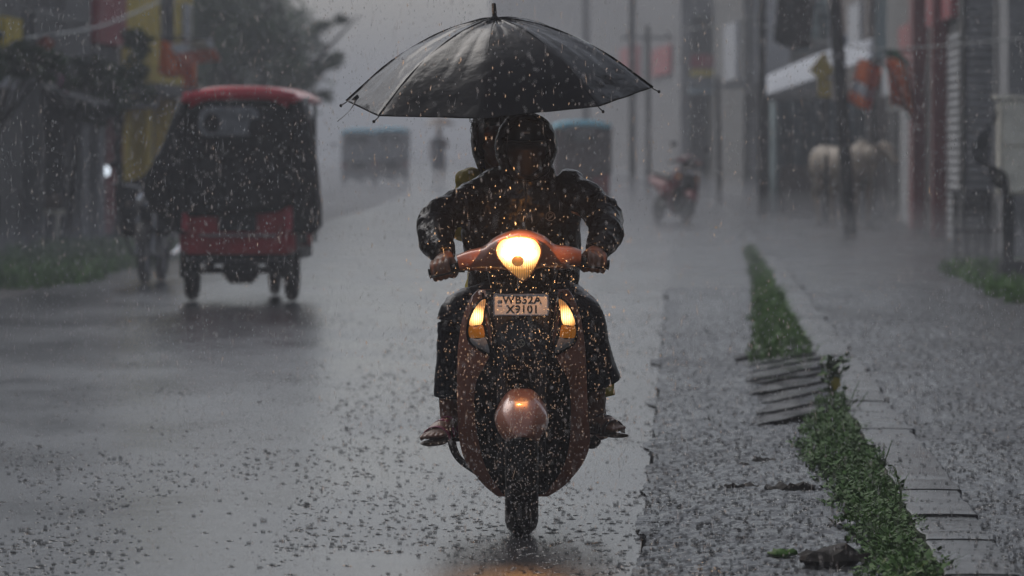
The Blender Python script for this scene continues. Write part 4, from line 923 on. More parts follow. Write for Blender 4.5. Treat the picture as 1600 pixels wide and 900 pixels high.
# sandals
def sandal(heel, toe, root, m):
    d_ = (toe - heel).normalized(); s_ = d_.cross(Vector((0, 0, 1))).normalized(); b = MB()
    b.tube([heel - d_ * .035 - Vector((0, 0, .034)), heel - Vector((0, 0, .034)), (heel + toe) / 2 - Vector((0, 0, .030)), toe - Vector((0, 0, .026)), toe + d_ * .034 - Vector((0, 0, .022))], [(.028, .008), (.036, .009), (.042, .009), (.050, .009), (.030, .007)], 18, 6)
    so_ = b.build('sandal', sole_m, root); n = 0
    for f, hgt, wd in ((.22, .040, .042), (.50, .038, .051), (.80, .026, .056)):
        c = heel + (toe - heel) * f; b = MB(); rows = []
        for k in (-.011, .011): rows.append([c + d_ * (k + .006 * math.cos(t)) + s_ * wd * math.cos(t) + Vector((0, 0, -.022 + (hgt + .026) * math.sin(t))) for t in [math.pi * i / 14 for i in range(15)]])
        b.grid(rows); b.build('strap', m, so_, solid=.004)
sandal(fL[1], fL[2], rider, sandal_m); sandal(fR[1], fR[2], rider, pm('dark_brown_sandal', (.05, .025, .02), .4, var=(20, .3)))

# passenger behind the rider
po = Vector((XS, D0 + .95, .35))
pas = empty('person', po, 0, 'passenger in mustard clothes half hidden behind the rider, holding the umbrella', 'person')
def Q(px, py, y): return W(px, py, D0 + y) - po
pc = Q(776, 220, 1.15)
b = MB(); face(b, pc, .96)
b.tube([pc + Vector((0, .02, -.06)), Q(784, 286, 1.22)], [.052, .058], 16, 4)
b.tube([Q(800, 468, 1.32), Q(800, 400, 1.30), Q(795, 340, 1.25), Q(788, 300, 1.22), Q(786, 284, 1.21)], [(.16, .12), (.135, .105), (.15, .105), (.16, .09), (.08, .07)], 22, 5, up=Vector((0, 1, 0)))
Q1 = [(735, 304, 1.20), (722, 350, 1.12), (742, 352, 1.06), (768, 330, 1.03)]; Q2 = [(845, 304, 1.20), (868, 350, 1.15), (860, 380, 1.05), (845, 392, .98)]
for arm in (Q1, Q2): b.tube([Q(*p) for p in arm], [.052, .042, .034, .024], 14, 5)
hx = Q(772, 322, 1.045)    # fist round the shaft
for i in range(4):
    o = hx + Vector((0, 0, .030 - .019 * i)); b.tube([o + Vector((-.024, .012, 0)), o + Vector((-.02, -.014, 0)), o + Vector((.006, -.024, 0)), o + Vector((.022, -.008, 0)), o + Vector((.014, .012, 0))], [.009, .0095, .009, .0085, .007], 10, 4)
b.tube([Q(768, 330, 1.03), hx + Vector((-.026, .012, .0)), hx + Vector((-.02, .012, .028))], [.024, .026, .016], 12, 4)
b.tube([hx + Vector((-.014, .008, -.02)), hx + Vector((.004, -.02, .044)), hx + Vector((.02, -.006, .05))], [.012, .011, .009], 10, 4)
lw = Q(845, 392, .98); b.tube([lw, lw + Vector((.0, -.04, -.03)), lw + Vector((-.01, -.075, -.05))], [(.024, .02), (.036, .016), (.034, .012)], 14, 4)
for i in range(4): o = lw + Vector((-.030 + .020 * i, -.075, -.052)); b.tube([o, o + Vector((-.004, -.03, -.014)), o + Vector((-.006, -.045, -.035))], [.009, .0085, .007], 8, 4)
b.tube([lw + Vector((-.02, -.03, -.02)), lw + Vector((-.05, -.05, -.02)), lw + Vector((-.058, -.075, -.03))], [.012, .011, .008], 8, 4)
for leg in ([(775, 470, 1.30), (738, 500, 1.0), (716, 560, 1.02), (716, 640, 1.02)], [(830, 470, 1.30), (900, 500, 1.0), (928, 560, 1.02), (934, 640, 1.02)]): b.tube([Q(*p) for p in leg], [.082, .064, .048, .032], 16, 5)
foot(b, Q(716, 640, 1.02), Q(716, 664, 1.02), Q(712, 680, .90)); foot(b, Q(934, 640, 1.02), Q(930, 672, 1.02), Q(932, 684, .92))
remesh(b.build('body', skin_m, pas), .006, 2); eyes(pc, pas, .96)
b = MB(); b.tube([Q(800, 462, 1.32), Q(800, 400, 1.30), Q(795, 340, 1.25), Q(786, 300, 1.22), Q(783, 282, 1.21), Q(784, 270, 1.20)], [(.19, .14), (.165, .13), (.18, .13), (.185, .12), (.15, .10), (.07, .07)], 24, 6, up=Vector((0, 1, 0)))
for arm in (Q1, Q2): b.tube([Q(*p) for p in arm], [.066, .058, .046, .030], 16, 5)
b.ell(Q(733, 280, 1.2), (.055, .07, .045))
sh = remesh(b.build('shirt', yel_m, pas), .008, 2); wrinkle(sh, [(.005, 11, (1, 1, .6), 3), (.002, 28, (1, 1, 1), 8)])
for leg, rr in (([(780, 470, 1.30), (742, 500, 1.0), (722, 560, 1.0), (722, 619, 1.01)], 0), ([(826, 470, 1.30), (895, 500, 1.0), (926, 560, 1.0), (938, 621, 1.0)], 1)):
    trouser([Q(*p) for p in leg], [.10, .08, .064, .060], yel_m, pas, seed=rr)
b = MB(); b.ell(pc + Vector((0, .018, .022)), (.083, .098, .102), 28, 20)
for v in list(b.bm.verts):
    if v.co.y < pc.y - .055 and v.co.z < pc.z + .055: v.co.y = pc.y - .055
b.tube([pc + Vector((0, .06, .02)), pc + Vector((.0, .085, -.06)), pc + Vector((0, .08, -.12))], [(.08, .05), (.075, .04), (.05, .03)], 16, 5)
q = random.Random(4)
hr = b.build('hair', hair_m, pas); wrinkle(hr, [(.004, 30, (1, 1, .4), 2)])
b = MB()
for i in range(14):
    s_ = pc + Vector((-.078 + q.gauss(0, .004), q.uniform(-.05, .03), .07 + q.gauss(0, .02))); b.tube([s_, s_ + Vector((-.012 + q.gauss(0, .006), 0, .008)), s_ + Vector((-.018 + q.gauss(0, .006), 0, -.014)), s_ + Vector((-.004 + q.gauss(0, .006), 0, -.030)), s_ + Vector((-.012, 0, -.05))], [.0016, .0013, .0012, .001, .0006], 5, 5)
b.build('curls', hair_m, hr)
# dark shawl the passenger wears over the head
b = MB(); rows = []
for f, rx_, ry_ in ((0, .093, .10), (.25, .100, .112), (.5, .096, .11), (.75, .082, .10), (1, .062, .085)):
    c = pc + Vector((.0 + .006 * f, .022, .05 - .20 * f)); rows.append([c + Vector((rx_ * math.sin(t), ry_ * math.cos(t), 0)) for t in [R(-128 + 256 * i / 36) for i in range(37)]])
top = []
for k in range(1, 6):
    a = k / 6 * math.pi / 2; c = pc + Vector((0, .022, .05 + .062 * math.sin(a))); top.insert(0, [c + Vector((.093 * math.cos(a) * math.sin(t), .10 * math.cos(a) * math.cos(t), 0)) for t in [R(-128 - 52 * (k / 5) + (256 + 104 * (k / 5)) * i / 36) for i in range(37)]])
b.grid(top + rows); hw = b.build('head_scarf', coat_m, pas, solid=.004); wrinkle(hw, [(.003, 14, (1, 1, .5), 2)])

# ------------------------------------------------------------------ umbrellas
def umbrella(name, label, C, Rr, H, tilt, roll, angs, m, shaft=.82, strap=False, spin=0):
    root = empty(name, C, 0, label, 'umbrella'); M_ = Matrix.Rotation(R(roll), 3, 'Y') @ Matrix.Rotation(R(tilt), 3, 'X')
    prof = [(0, 0), (.12, .022), (.3, .11), (.56, .34), (.77, .62), (.9, .835), (1, 1.0)]
    def pr(t): i = t * 6; return cr([p[0] for p in prof], i), cr([p[1] for p in prof], i)
    def pt(t, a, k=1.0, dz=0): r_, z_ = pr(t); return M_ @ Vector((math.sin(a) * r_ * Rr * k, -math.cos(a) * r_ * Rr * k, H * (1 - z_) + dz))
    n = len(angs); q = random.Random(3); cv = MB(); rows = []; NF = 12; NT = 36
    for it in range(NT + 1):
        t = it / NT; row = []
        for i in range(n):
            a0 = angs[i]; a1 = angs[(i + 1) % n]; a1 += 360 if a1 < a0 else 0
            for j in range(NF):
                f = j / NF; e = 4 * f * (1 - f); a = R(a0 + (a1 - a0) * f)
                k = 1 - e * .075 * t ** 1.2; pk = .004 * e * max(0, 1 - abs(t - .12) / .12) * math.sin(j * 4.2 + i * 2) * (Rr / .6)
                ww = .008 * noise.noise(Vector((a * 6, t * 3, i))) * e * (Rr / .6) + (.006 * e * noise.noise(Vector((a * 14, t * 3, 3))) + .003 * e * noise.noise(Vector((a * 10, t * 14, 5)))) * max(0, 1 - t ** 4); ww *= 1 - .7 * t ** 6
                row.append(pt(t, a, k, pk + ww - .012 * e * t * (1 - t) * 2))
        rows.append(row)
    if True:
        vr = [[cv.V(p) for p in r_] for r_ in rows[1:]]; ap = cv.V(pt(0, 0)); L = len(vr[0])
        for i in range(L): cv.face([ap, vr[0][i], vr[0][(i + 1) % L]])
        for A, B in zip(vr, vr[1:]):
            for i in range(L): cv.face([A[i], A[(i + 1) % L], B[(i + 1) % L], B[i]])
    cn = cv.build('canopy', m, root, solid=.0012, sharp=60)
    for a in angs:
        a = R(a); b = MB(); b.tube([pt(t, a, 1, -.006) for t in (.02, .2, .4, .6, .8, .97, 1.0)] + [pt(1.0, a, 1.035, -.018)], [.0022] * 7 + [.0026], 6, 3); rb = b.build('rib', dark_m, root)
        b = MB(); b.ell(pt(1.0, a, 1.035, -.018), (.006, .006, .007), 8, 6); b.build('rib_tip', blackp_m, rb)
        b = MB(); b.bar(M_ @ Vector((0, 0, H * .25)), pt(.55, a, 1, -.008), .0018, seg=6); b.build('stretcher', dark_m, root)
        b = MB(); b.tube([pt(t, a, 1, .0016) for t in (.03, .2, .4, .6, .8, 1.0)], [.0022] * 6, 6, 4); b.build('seam', m, cn)
    b = MB(); b.bar(M_ @ Vector((0, 0, H - .004)), M_ @ Vector((0, 0, -shaft + H)), .006, seg=10); b.build('shaft', dark_m, root)
    b = MB(); b.lathe([(.016, -.004), (.013, .006), (.009, .010), (.0095, .02), (.0085, .055), (.006, .060)], (0, 0, H)); 
    for v in b.bm.verts: v.co = M_ @ v.co
    b.build('ferrule', blackp_m, root)
    b = MB(); b.tube([M_ @ Vector((0, 0, -shaft + H + .02)), M_ @ Vector((0, 0, -shaft + H - .06)), M_ @ Vector((.02, 0, -shaft + H - .10))], [.012, .014, .012], 10, 5); b.build('handle', blackp_m, root)
    if strap:
        a = R(-80); s_ = pt(.90, a, 1.01, .004); e_ = pt(1.0, a, 1.03, -.055) + Vector((-.02, -.05, 0))
        b = MB(); b.tube([s_ + Vector((.02, -.01, .012)), (s_ + e_) / 2 + Vector((.02, -.03, 0)), e_], [(.006, .0012), (.003, .001), (.005, .0012)], 8, 6); b.build('tie_strap', blackp_m, cn)
        b = MB(); b.prism([s_ + Vector(p) for p in ((-.006, -.02, -.004), (.014, -.02, -.008), (.026, -.02, .006), (.018, -.02, .018), (.006, -.02, .008))], (0, .004, 0)); b.build('strap_button', blackp_m, cn, smooth=False)
    return root
umbrella('umbrella', 'large wet black umbrella held over the scooter rider', W(780, 147, 22.3), .606, .300, 9, -3.4, [-141, -96, -51, -6, 39, 84, 129, 174], umb_m, .80, True)

# ------------------------------------------------------------------ electric rickshaws
def rickshaw(root, roof_m, panel_m, flare=True, tarp=tarp_m):
    b = MB(); rows = []
    for y, k in ((-.06, .80), (-.04, .95), (.3, 1), (1.2, 1.02), (2.2, .98), (2.36, .8)):
        rows.append([Vector((x * k * .545, y, 1.79 + (.12 * (1 - abs(x) ** 3.2)) * (.75 if k < .9 else 1))) for x in lin(-1, 1, 16)])
    b.grid([[Vector((p.x * 1.005, p.y - (.01 if i_ == 0 else 0), p.z - .055)) for p in rows[0]] for i_ in (0,)] + rows); b.build('roof', roof_m, root, solid=.05, sharp=70)
    b = MB(); b.grid([[Vector((x, -.075 - .01 * (1 - x * x), z + .035 * (1 - abs(x / .5) ** 3))) for x in lin(-.50, .51, 14)] for z in (1.775, 1.87)]); b.build('roof_edge', roof_m, root, solid=.02)
    b = MB(); rows = []     # rear tarpaulin, wraps the corners
    for i in range(15):
        z = 1.80 - (1.80 - .80) * i / 14; f = i / 14
        rows.append([Vector(((-.53 - .02 * f) + 1.08 * u + 0, -.02 - .05 * math.sin(u * math.pi) * f - .012 * math.sin(u * 17 + i), z - .03 * math.sin(u * 3 + 1) * f)) for u in lin(0, 1, 26)])
    b.grid(rows)
    o = b.build('rear_cover', tarp, root, solid=.01); wrinkle(o, [(.015, 3.2, (1, 1, .6), 1), (.006, 8, (1, 1, 1), 3)])
    if flare:
        for sd_, prof in ((-1, [(1.80, .54), (1.60, .60), (1.40, .68), (1.20, .78), (1.08, .86), (.95, .86), (.82, .78), (.70, .62), (.62, .56)]), (1, [(1.80, .55), (1.6, .60), (1.4, .635), (1.2, .66), (1.0, .675), (.85, .68), (.75, .685), (.66, .69), (.62, .66)])):
            b = MB(); rows = []
            for z, x in prof: rows.append([Vector((sd_ * (x - (.10 + .12 * u) * math.sin(u * math.pi * .5) * (1 if u > .5 else 1) * u + .02 * math.sin(u * 9)), -.03 + u * 1.5, z + .03 * math.sin(u * 6))) for u in lin(0, 1, 12)])
            # the near edge closes back to the body
            for r_, (z, x) in zip(rows, prof): r_.insert(0, Vector((sd_ * .48, -.05, z))); r_.insert(1, Vector((sd_ * (x * .5 + .24), -.065, z)))
            b.grid(rows); o = b.build('side_curtain', tarp, root, solid=.012); wrinkle(o, [(.018, 3.5, (1, 1, .5), 4), (.006, 9, (1, 1, 1), 2)])
    b = MB(); w = []
    for z, xa, xb in ((1.48, -.30, .16), (1.51, -.355, .185), (1.61, -.36, .19), (1.71, -.335, .17), (1.745, -.28, .12)): w.append([Vector((xa + (xb - xa) * i / 8, -.105, z)) for i in range(9)])
    b.grid(w); wn = b.build('rear_window', plastic_m, root, solid=.006)
    for x, z in ((-.24, 1.60), (.16, 1.56)):
        b = MB(); b.ell((x, -.109, z), (.075, .004, .09), 14, 8); b.build('head_seen_through', tarp_m, wn)  # flat dark discs put on for heads showing through the plastic
    b = MB(); b.box((-.02, .02, .66), (1.04, .10, .44)); b.build('tailboard', panel_m, root, bevel=.02)
    b = MB(); b.box((-.02, -.045, .48), (.92, .03, .10)); b.build('tailboard_rail', panel_m, root, bevel=.01)
    b = MB(); b.box((-.02, -.04, .745), (.34, .02, .22)); b.build('rear_plate', dark_m, root, smooth=False)
    b = MB(); b.box((-.02, -.045, .60), (.70, .02, .02)); b.build('trim_strip', steel_m, root, smooth=False)
    for x in (-.49, .45):
        b = MB(); b.box((x, -.045, .72), (.07, .03, .17)); b.build('tail_light', M_redw, root, bevel=.01)
    for x in (-.46, .44):
        b = MB(); b.ring((x, .28, .26), .20, .055, 'x', 32, 10, 1.05); wh = b.build('rear_wheel', rub_m, root)
        b = MB(); b.lathe([(.16, -.03), (.05, -.045), (.05, .045), (.16, .03)], (x, .28, .26), 'x', 20); b.build('rim', dark_m, wh)
        b = MB(); b.box((x, .02, .33), (.16, .02, .22)); b.build('mudflap', rub_m, root, smooth=False)
    b = MB(); b.bar((-.44, .28, .28), (.42, .28, .28), .03); b.lathe([(.05, -.16), (.12, -.1), (.12, .1), (.05, .16)], (-.02, .28, .28), 'x', 16); b.build('rear_axle', dark_m, root)
    for x in (-.3, .27):
        b = MB(); b.tube([Vector((x, -.05, .40)), Vector((x, .28, .29)), Vector((x, .65, .40))], [(.03, .02)] * 3, 8, 6); b.build('leaf_spring', dark_m, root)
    b = MB(); b.tube([Vector((-.42, -.10, .40)), Vector((-.38, -.16, .37)), Vector((0, -.17, .36)), Vector((.36, -.16, .37)), Vector((.40, -.10, .40))], [.018] * 5, 8, 6); b.build('bumper', dark_m, root)
    b = MB(); b.box((-.02, 1.0, .42), (.98, 1.9, .10)); b.build('chassis', dark_m, root, smooth=False, bevel=.01)
    b = MB(); b.box((0, .55, .72), (.96, .9, .5)); b.build('seat_box', seat_m, root, bevel=.04)
    b = MB(); b.ring((.10, 2.2, .25), .20, .045, 'x', 32, 10); wh = b.build('front_wheel', rub_m, root)
    b = MB(); b.lathe([(.16, -.02), (.05, -.04), (.05, .04), (.16, .02)], (.10, 2.2, .25), 'x', 20); b.build('rim', dark_m, wh)
    for s_ in (-1, 1): b = MB(); b.bar((.10 + s_ * .07, 2.2, .25), (.08 + s_ * .07, 1.95, .95), .018); b.build('fork_leg', dark_m, root)
    b = MB(); b.tube([Vector((-.40, 1.9, .35)), Vector((-.42, 2.05, .8)), Vector((-.40, 2.1, 1.2))], [(.05, .05)] * 3, 8, 4)
    b.grid([[Vector((x, 2.08 + .16 * (1 - (x / .45) ** 2), z)) for x in lin(-.45, .45, 10)] for z in (.42, .7, 1.0, 1.12)]); b.build('front_cowl', panel_m, root, solid=.02)
    for x in (-.48, .48):
        for y in (.0, 1.1, 2.1):
            b = MB(); b.bar((x, y + .03, .5), (x, y + .03, 1.79), .016); b.build('roof_post', dark_m, root)
    b = MB(); b.tube([Vector((-.5, 2.0, 1.3)), Vector((-.72, 1.95, 1.38))], [.01, .01], 6, 3); b.ell((-.78, 1.94, 1.40), (.075, .02, .075), 16, 10); b.build('side_mirror', chrome_m, root, weld=False)
GR = 'electric rickshaws on the street'
p = W(375, 470, 50.8); p.z = 0
e1 = empty('electric_rickshaw', p, R(-3.2), 'electric rickshaw with a bright red roof and black tarpaulin sides, driving away', 'rickshaw', GR); rickshaw(e1, red_m, dred_m)
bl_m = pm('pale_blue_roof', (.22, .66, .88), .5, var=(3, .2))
p = W(912, 337, 104); p.z = 0
e2 = empty('electric_rickshaw', p, R(2), 'hazy electric rickshaw with a pale blue roof right of the rider', 'rickshaw', GR); rickshaw(e2, bl_m, dred_m, False, pm('haze_greyed_tarpaulin', (.11, .085, .085), .5)); e2.scale = (.95, .95, .91)  # black tarpaulin greyed, haze put into its colour
for px, d, lab in ((562, 163, 'left of the two faintest rickshaws parked far down the street'), (612, 167, 'right of the two faintest rickshaws parked far down the street')):
    p = W(px, 300, d); p.z = 0
    if px == 562: e3 = c = empty('electric_rickshaw', p, R(2), lab, 'rickshaw', GR); rickshaw(e3, bl_m, pm('haze_pale_panel', (.34, .31, .31), .5), False, pm('haze_pale_tarpaulin', (.34, .34, .35), .5))  # panels and tarpaulin paled to carry the far haze in their colour
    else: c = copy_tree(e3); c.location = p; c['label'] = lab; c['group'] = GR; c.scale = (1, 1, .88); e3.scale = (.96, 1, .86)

# ------------------------------------------------------------------ parked motorcycle beside the rickshaw
p = W(226, 434, 57); p.z = 0
mc = empty('motorcycle', p, R(-4), 'black motorcycle parked beside the red roofed rickshaw', 'motorcycle')
for y, nm in ((0, 'front_wheel'), (1.28, 'rear_wheel')):
    b = MB(); b.ring((0, y, .30), .255, .045, 'x', 40, 10); wh = b.build(nm, rub_m, mc)
    b = MB()
    for k in range(10): a = k * math.pi / 5; b.bar((0, y, .30), (0, y + .24 * math.cos(a), .30 + .24 * math.sin(a)), .006, seg=6)
    b.ring((0, y, .30), .22, .015, 'x', 32, 6); b.lathe([(.05, -.04), (.05, .04)], (0, y, .30), 'x', 12); b.build('rim', steel_m, wh, weld=False)
for s_ in (-1, 1): b = MB(); b.bar((s_ * .08, 0, .30), (s_ * .08, .22, .92), .02); b.build('fork_leg', steel_m, mc)
b = MB(); b.tube([Vector((0, -.28, .44)), Vector((0, -.05, .62)), Vector((0, .25, .55))], [(.07, .01)] * 3, 12, 6); b.build('front_mudguard', blackp_m, mc)
b = MB(); b.ell((0, .06, .84), (.10, .09, .11)); hl2 = b.build('headlight', blackp_m, mc); b = MB(); b.ell((0, -.02, .84), (.08, .02, .08)); b.build('lamp_lens', chrome_m, hl2)
b = MB(); b.tube([Vector((-.36, .34, 1.0)), Vector((-.16, .24, .98)), Vector((0, .2, .94)), Vector((.16, .24, .98)), Vector((.36, .34, 1.0))], [.016] * 5, 10, 5); b.build('handlebar', steel_m, mc)
for s_ in (-1, 1):
    b = MB(); b.tube([Vector((s_ * .25, .3, 1.0)), Vector((s_ * .33, .27, 1.17))], [.006, .006], 6, 3); b.ell((s_ * .34, .27, 1.2), (.06, .02, .04)); b.build('mirror', blackp_m, mc, weld=False)
    b = MB(); b.ell((s_ * .17, .1, .80), (.035, .035, .03)); b.build('indicator', M_brown, mc)
b = MB(); b.tube([Vector((0, .28, .82)), Vector((0, .45, .86)), Vector((0, .72, .80))], [(.10, .08), (.15, .12), (.09, .07)], 18, 5); b.build('fuel_tank', blackp_m, mc)
b = MB(); b.tube([Vector((0, .7, .80)), Vector((0, 1.0, .80)), Vector((0, 1.45, .84))], [(.10, .04), (.13, .05), (.09, .03)], 16, 5); b.build('seat', seat_m, mc)
b = MB(); b.box((0, .62, .42), (.26, .36, .30)); b.lathe([(.09, 0), (.1, .02), (.09, .04), (.1, .06), (.09, .08), (.1, .10), (.08, .14)], (0, .52, .56)); b.build('engine', steel_m, mc, bevel=.02, weld=False)
b = MB(); b.tube([Vector((.1, .5, .4)), Vector((.16, .8, .27)), Vector((.17, 1.5, .34))], [.025, .035, .045], 12, 5); b.build('exhaust', chrome_m, mc)
for s_ in (-1, 1): b = MB(); b.tube([Vector((s_ * .17, .38, .75)), Vector((s_ * .24, .32, .5)), Vector((s_ * .17, .40, .28))], [.014] * 3, 8, 5); b.build('crash_guard', dark_m, mc)
b = MB(); rows = [[Vector((.24 * math.sin(t) * (1 + .15 * i), .9 + .1 * math.sin(t * 3), .95 + .07 * math.cos(t) - .13 * i)) for t in lin(-1.6, 1.6, 14)] for i in range(4)]
b.grid(rows); b.build('seat_cover', tarp_m, mc, solid=.01)
b = MB(); b.grid([[Vector((x * (1 - .25 * ((1.10 - z) / .6) ** 2) + .02 * math.sin(z * 15 + x * 9), .30 - .34 * (1 - (x / .36) ** 2) * (1.25 - z), z - .07 * abs(math.sin(x * 7)))) for x in lin(-.33, .31, 18)] for z in (1.10, 1.06, .95, .85, .75, .65, .54)]); o = b.build('handlebar_cover', tarp_m, mc, solid=.01); wrinkle(o, [(.018, 5, (1, 1, .6), 3)])

# ------------------------------------------------------------------ cow
p = W(1326, 358, 92); p.z = .03
cow = empty('cow', p, R(-58), 'white cow standing behind the thick leaning utility pole', 'cow')
hide = pm('dirty_white_hide', (.44, .37, .29), .6, bump=(20, .3, .01), var=(2.2, .35)); b = MB()
b.tube([Vector((-.86, 0, 1.0)), Vector((-.78, 0, 1.03)), Vector((-.4, 0, 1.0)), Vector((0, 0, .96)), Vector((.38, 0, 1.02)), Vector((.56, 0, 1.06))], [(.10, .12), (.22, .25), (.26, .27), (.28, .30), (.22, .30), (.14, .2)], 24, 6)
b.ell((.36, 0, 1.26), (.16, .08, .12)); b.ell((-.70, .11, 1.14), (.13, .09, .10)); b.ell((-.70, -.11, 1.14), (.13, .09, .10))
b.tube([Vector((.45, 0, 1.08)), Vector((.72, 0, 1.16)), Vector((.90, .02, 1.24))], [(.12, .21), (.085, .14), (.075, .10)], 18, 6)
b.tube([Vector((.86, .02, 1.28)), Vector((1.0, .04, 1.22)), Vector((1.14, .06, 1.08)), Vector((1.22, .07, .99))], [(.09, .10), (.085, .10), (.062, .07), (.058, .05)], 18, 6)
b.tube([Vector((.42, 0, .86)), Vector((.62, 0, .90)), Vector((.80, 0, 1.05))], [(.02, .10), (.015, .09), (.01, .03)], 10, 4)
for sx in (-1, 1):
    b.tube([Vector((.92, .02 + sx * .07, 1.29)), Vector((.90, .02 + sx * .16, 1.28)), Vector((.88, .02 + sx * .23, 1.24))], [(.02, .035), (.018, .045), (.006, .012)], 10, 4)
    b.tube([Vector((.36, sx * .13, .95)), Vector((.37, sx * .14, .68)), Vector((.36, sx * .13, .42)), Vector((.37, sx * .13, .36)), Vector((.35, sx * .13, .12)), Vector((.37, sx * .13, .02))], [.11, .075, .052, .05, .036, .05], 14, 5)
    b.tube([Vector((-.66, sx * .14, .98)), Vector((-.56, sx * .17, .74)), Vector((-.70, sx * .15, .50)), Vector((-.70, sx * .15, .42)), Vector((-.66, sx * .14, .14)), Vector((-.63, sx * .14, .02))], [.17, .12, .065, .055, .038, .052], 14, 5)
b.ell((-.42, 0, .72), (.13, .10, .08))
remesh(b.build('body', hide, cow), .016, 4)
for sx in (-1, 1):
    b = MB(); b.tube([Vector((.90, .02 + sx * .06, 1.36)), Vector((.88, .02 + sx * .12, 1.44)), Vector((.92, .02 + sx * .11, 1.54))], [.026, .018, .006], 10, 5); b.build('horn', dark_m, cow)
    b = MB(); b.ell((1.0, .04 + sx * .078, 1.24), (.018, .012, .018)); b.build('eye', iris_m, cow)
    for x in (.375, -.625): b = MB(); b.lathe([(.056, 0), (.052, .06)], (x, sx * .135, 0), seg=12); b.build('hoof', dark_m, cow)
b = MB(); b.ell((1.235, .072, .98), (.035, .05, .035)); b.build('muzzle', dark_m, cow)
b = MB(); b.tube([Vector((-.88, 0, 1.12)), Vector((-.97, .01, .9)), Vector((-.95, .03, .55)), Vector((-.96, .03, .40))], [.025, .018, .014, .035], 10, 5); b.build('tail', hide, cow)

# ------------------------------------------------------------------ far pedestrian with umbrella
p = W(686, 289, 165); p.z = 0
fp = empty('person', p, 0, 'distant pedestrian walking under a brown umbrella in the middle of the street', 'person'); b = MB()
b.ell((0, 0, 1.56), (.085, .1, .12)); b.tube([Vector((0, 0, 1.5)), Vector((0, .0, 1.38))], [.05, .06], 12, 3)
b.tube([Vector((0, 0, .88)), Vector((0, 0, 1.1)), Vector((0, 0, 1.32)), Vector((0, 0, 1.42))], [(.16, .11), (.14, .1), (.2, .11), (.08, .07)], 16, 5, up=Vector((0, 1, 0)))
b.tube([Vector((-.19, 0, 1.36)), Vector((-.24, .02, 1.08)), Vector((-.23, -.1, .84)), Vector((-.23, -.12, .74))], [.055, .045, .035, .03], 12, 4)
b.tube([Vector((.19, 0, 1.36)), Vector((.24, -.02, 1.12)), Vector((.10, -.2, 1.24)), Vector((.03, -.2, 1.28))], [.055, .045, .035, .035], 12, 4)
b.tube([Vector((-.09, 0, .9)), Vector((-.1, -.08, .48)), Vector((-.1, -.02, .08)), Vector((-.1, -.14, .04))], [.1, .065, .04, .035], 12, 4); b.tube([Vector((.09, 0, .9)), Vector((.1, .05, .48)), Vector((.1, .2, .1)), Vector((.1, .1, .04))], [.1, .065, .04, .035], 12, 4)
remesh(b.build('body', skin_m, fp), .012, 2)
b = MB(); b.tube([Vector((0, 0, .50)), Vector((0, 0, .85)), Vector((0, 0, 1.12)), Vector((0, 0, 1.34)), Vector((0, 0, 1.43))], [(.21, .18), (.19, .15), (.165, .13), (.215, .13), (.09, .08)], 18, 5, up=Vector((0, 1, 0))); b.build('clothes', pm('slate_blue_cloth', (.05, .06, .09), .7), fp)
b = MB(); b.ell((0, .02, 1.60), (.095, .11, .11)); b.build('hair', hair_m, fp)
umbrella('umbrella', 'small brown umbrella of the distant pedestrian', p + Vector((.02, -.18, 1.78)), .48, .2, 3, 0, [i * 45 - 160 for i in range(8)], pm('brown_umbrella_cloth', (.14, .085, .055), .5), .72)

# ------------------------------------------------------------------ rain, splashes, haze
def rain_mat():
    m = bpy.data.materials.new('raindrop'); m.use_nodes = True; nt = m.node_tree; nt.nodes.clear()
    o = nt.nodes.new('ShaderNodeOutputMaterial'); t = nt.nodes.new('ShaderNodeBsdfTranslucent'); gl = nt.nodes.new('ShaderNodeBsdfGlossy'); tr = nt.nodes.new('ShaderNodeBsdfTransparent')
    t.inputs[0].default_value = (.85, .87, .9, 1); gl.inputs[0].default_value = (.9, .9, .9, 1); gl.inputs[1].default_value = .15
    a = nt.nodes.new('ShaderNodeMixShader'); a.inputs[0].default_value = .35; c = nt.nodes.new('ShaderNodeMixShader'); c.inputs[0].default_value = .62
    nt.links.new(t.outputs[0], a.inputs[1]); nt.links.new(gl.outputs[0], a.inputs[2]); nt.links.new(tr.outputs[0], c.inputs[1]); nt.links.new(a.outputs[0], c.inputs[2]); nt.links.new(c.outputs[0], o.inputs[0])
    return m
drop_m = rain_mat()
b = MB(); q = random.Random(77)
def drop(x, y, z, r_, k):
    sx = q.gauss(0, .12); P_ = [b.V((x + a * r_ + sx * c * r_ * k, y + e * r_, z + c * r_ * k)) for a, e, c in ((1, 0, 0), (0, 1, 0), (-1, 0, 0), (0, -1, 0), (0, 0, 1), (0, 0, -1))]
    for i in range(4): b.face([P_[i], P_[(i + 1) % 4], P_[4]]); b.face([P_[(i + 1) % 4], P_[i], P_[5]])
for i in range(20000):
    y = 14.5 + 17 * q.random() ** 1.1; hw_ = .092 * y; drop(q.uniform(-hw_, hw_) , y, q.uniform(0, 1.5 + .026 * y), q.uniform(.0009, .0018) * (1.5 if q.random() < .12 else 1), q.uniform(1.5, 4.5))
for i in range(3600):     # the scooter's own spray
    y = D0 + q.uniform(-1.6, -.3); drop(XS + q.gauss(0, .24), y, abs(q.gauss(.42, .38)), q.uniform(.0009, .0019), q.uniform(1, 2.5))
for i in range(2600):
    y = 13 + 17 * q.random(); drop(q.uniform(-.092, .092) * y, y, q.uniform(0, 1.5 + .026 * y), q.uniform(.0005, .0009), q.uniform(14, 34))
tag(b.build('rain', drop_m, None, weld=False), kind='stuff')
splash_m = pm('splash_water', (.04, .04, .043), .12, alpha=.5)
b = MB(); q = random.Random(5)
b2 = MB()
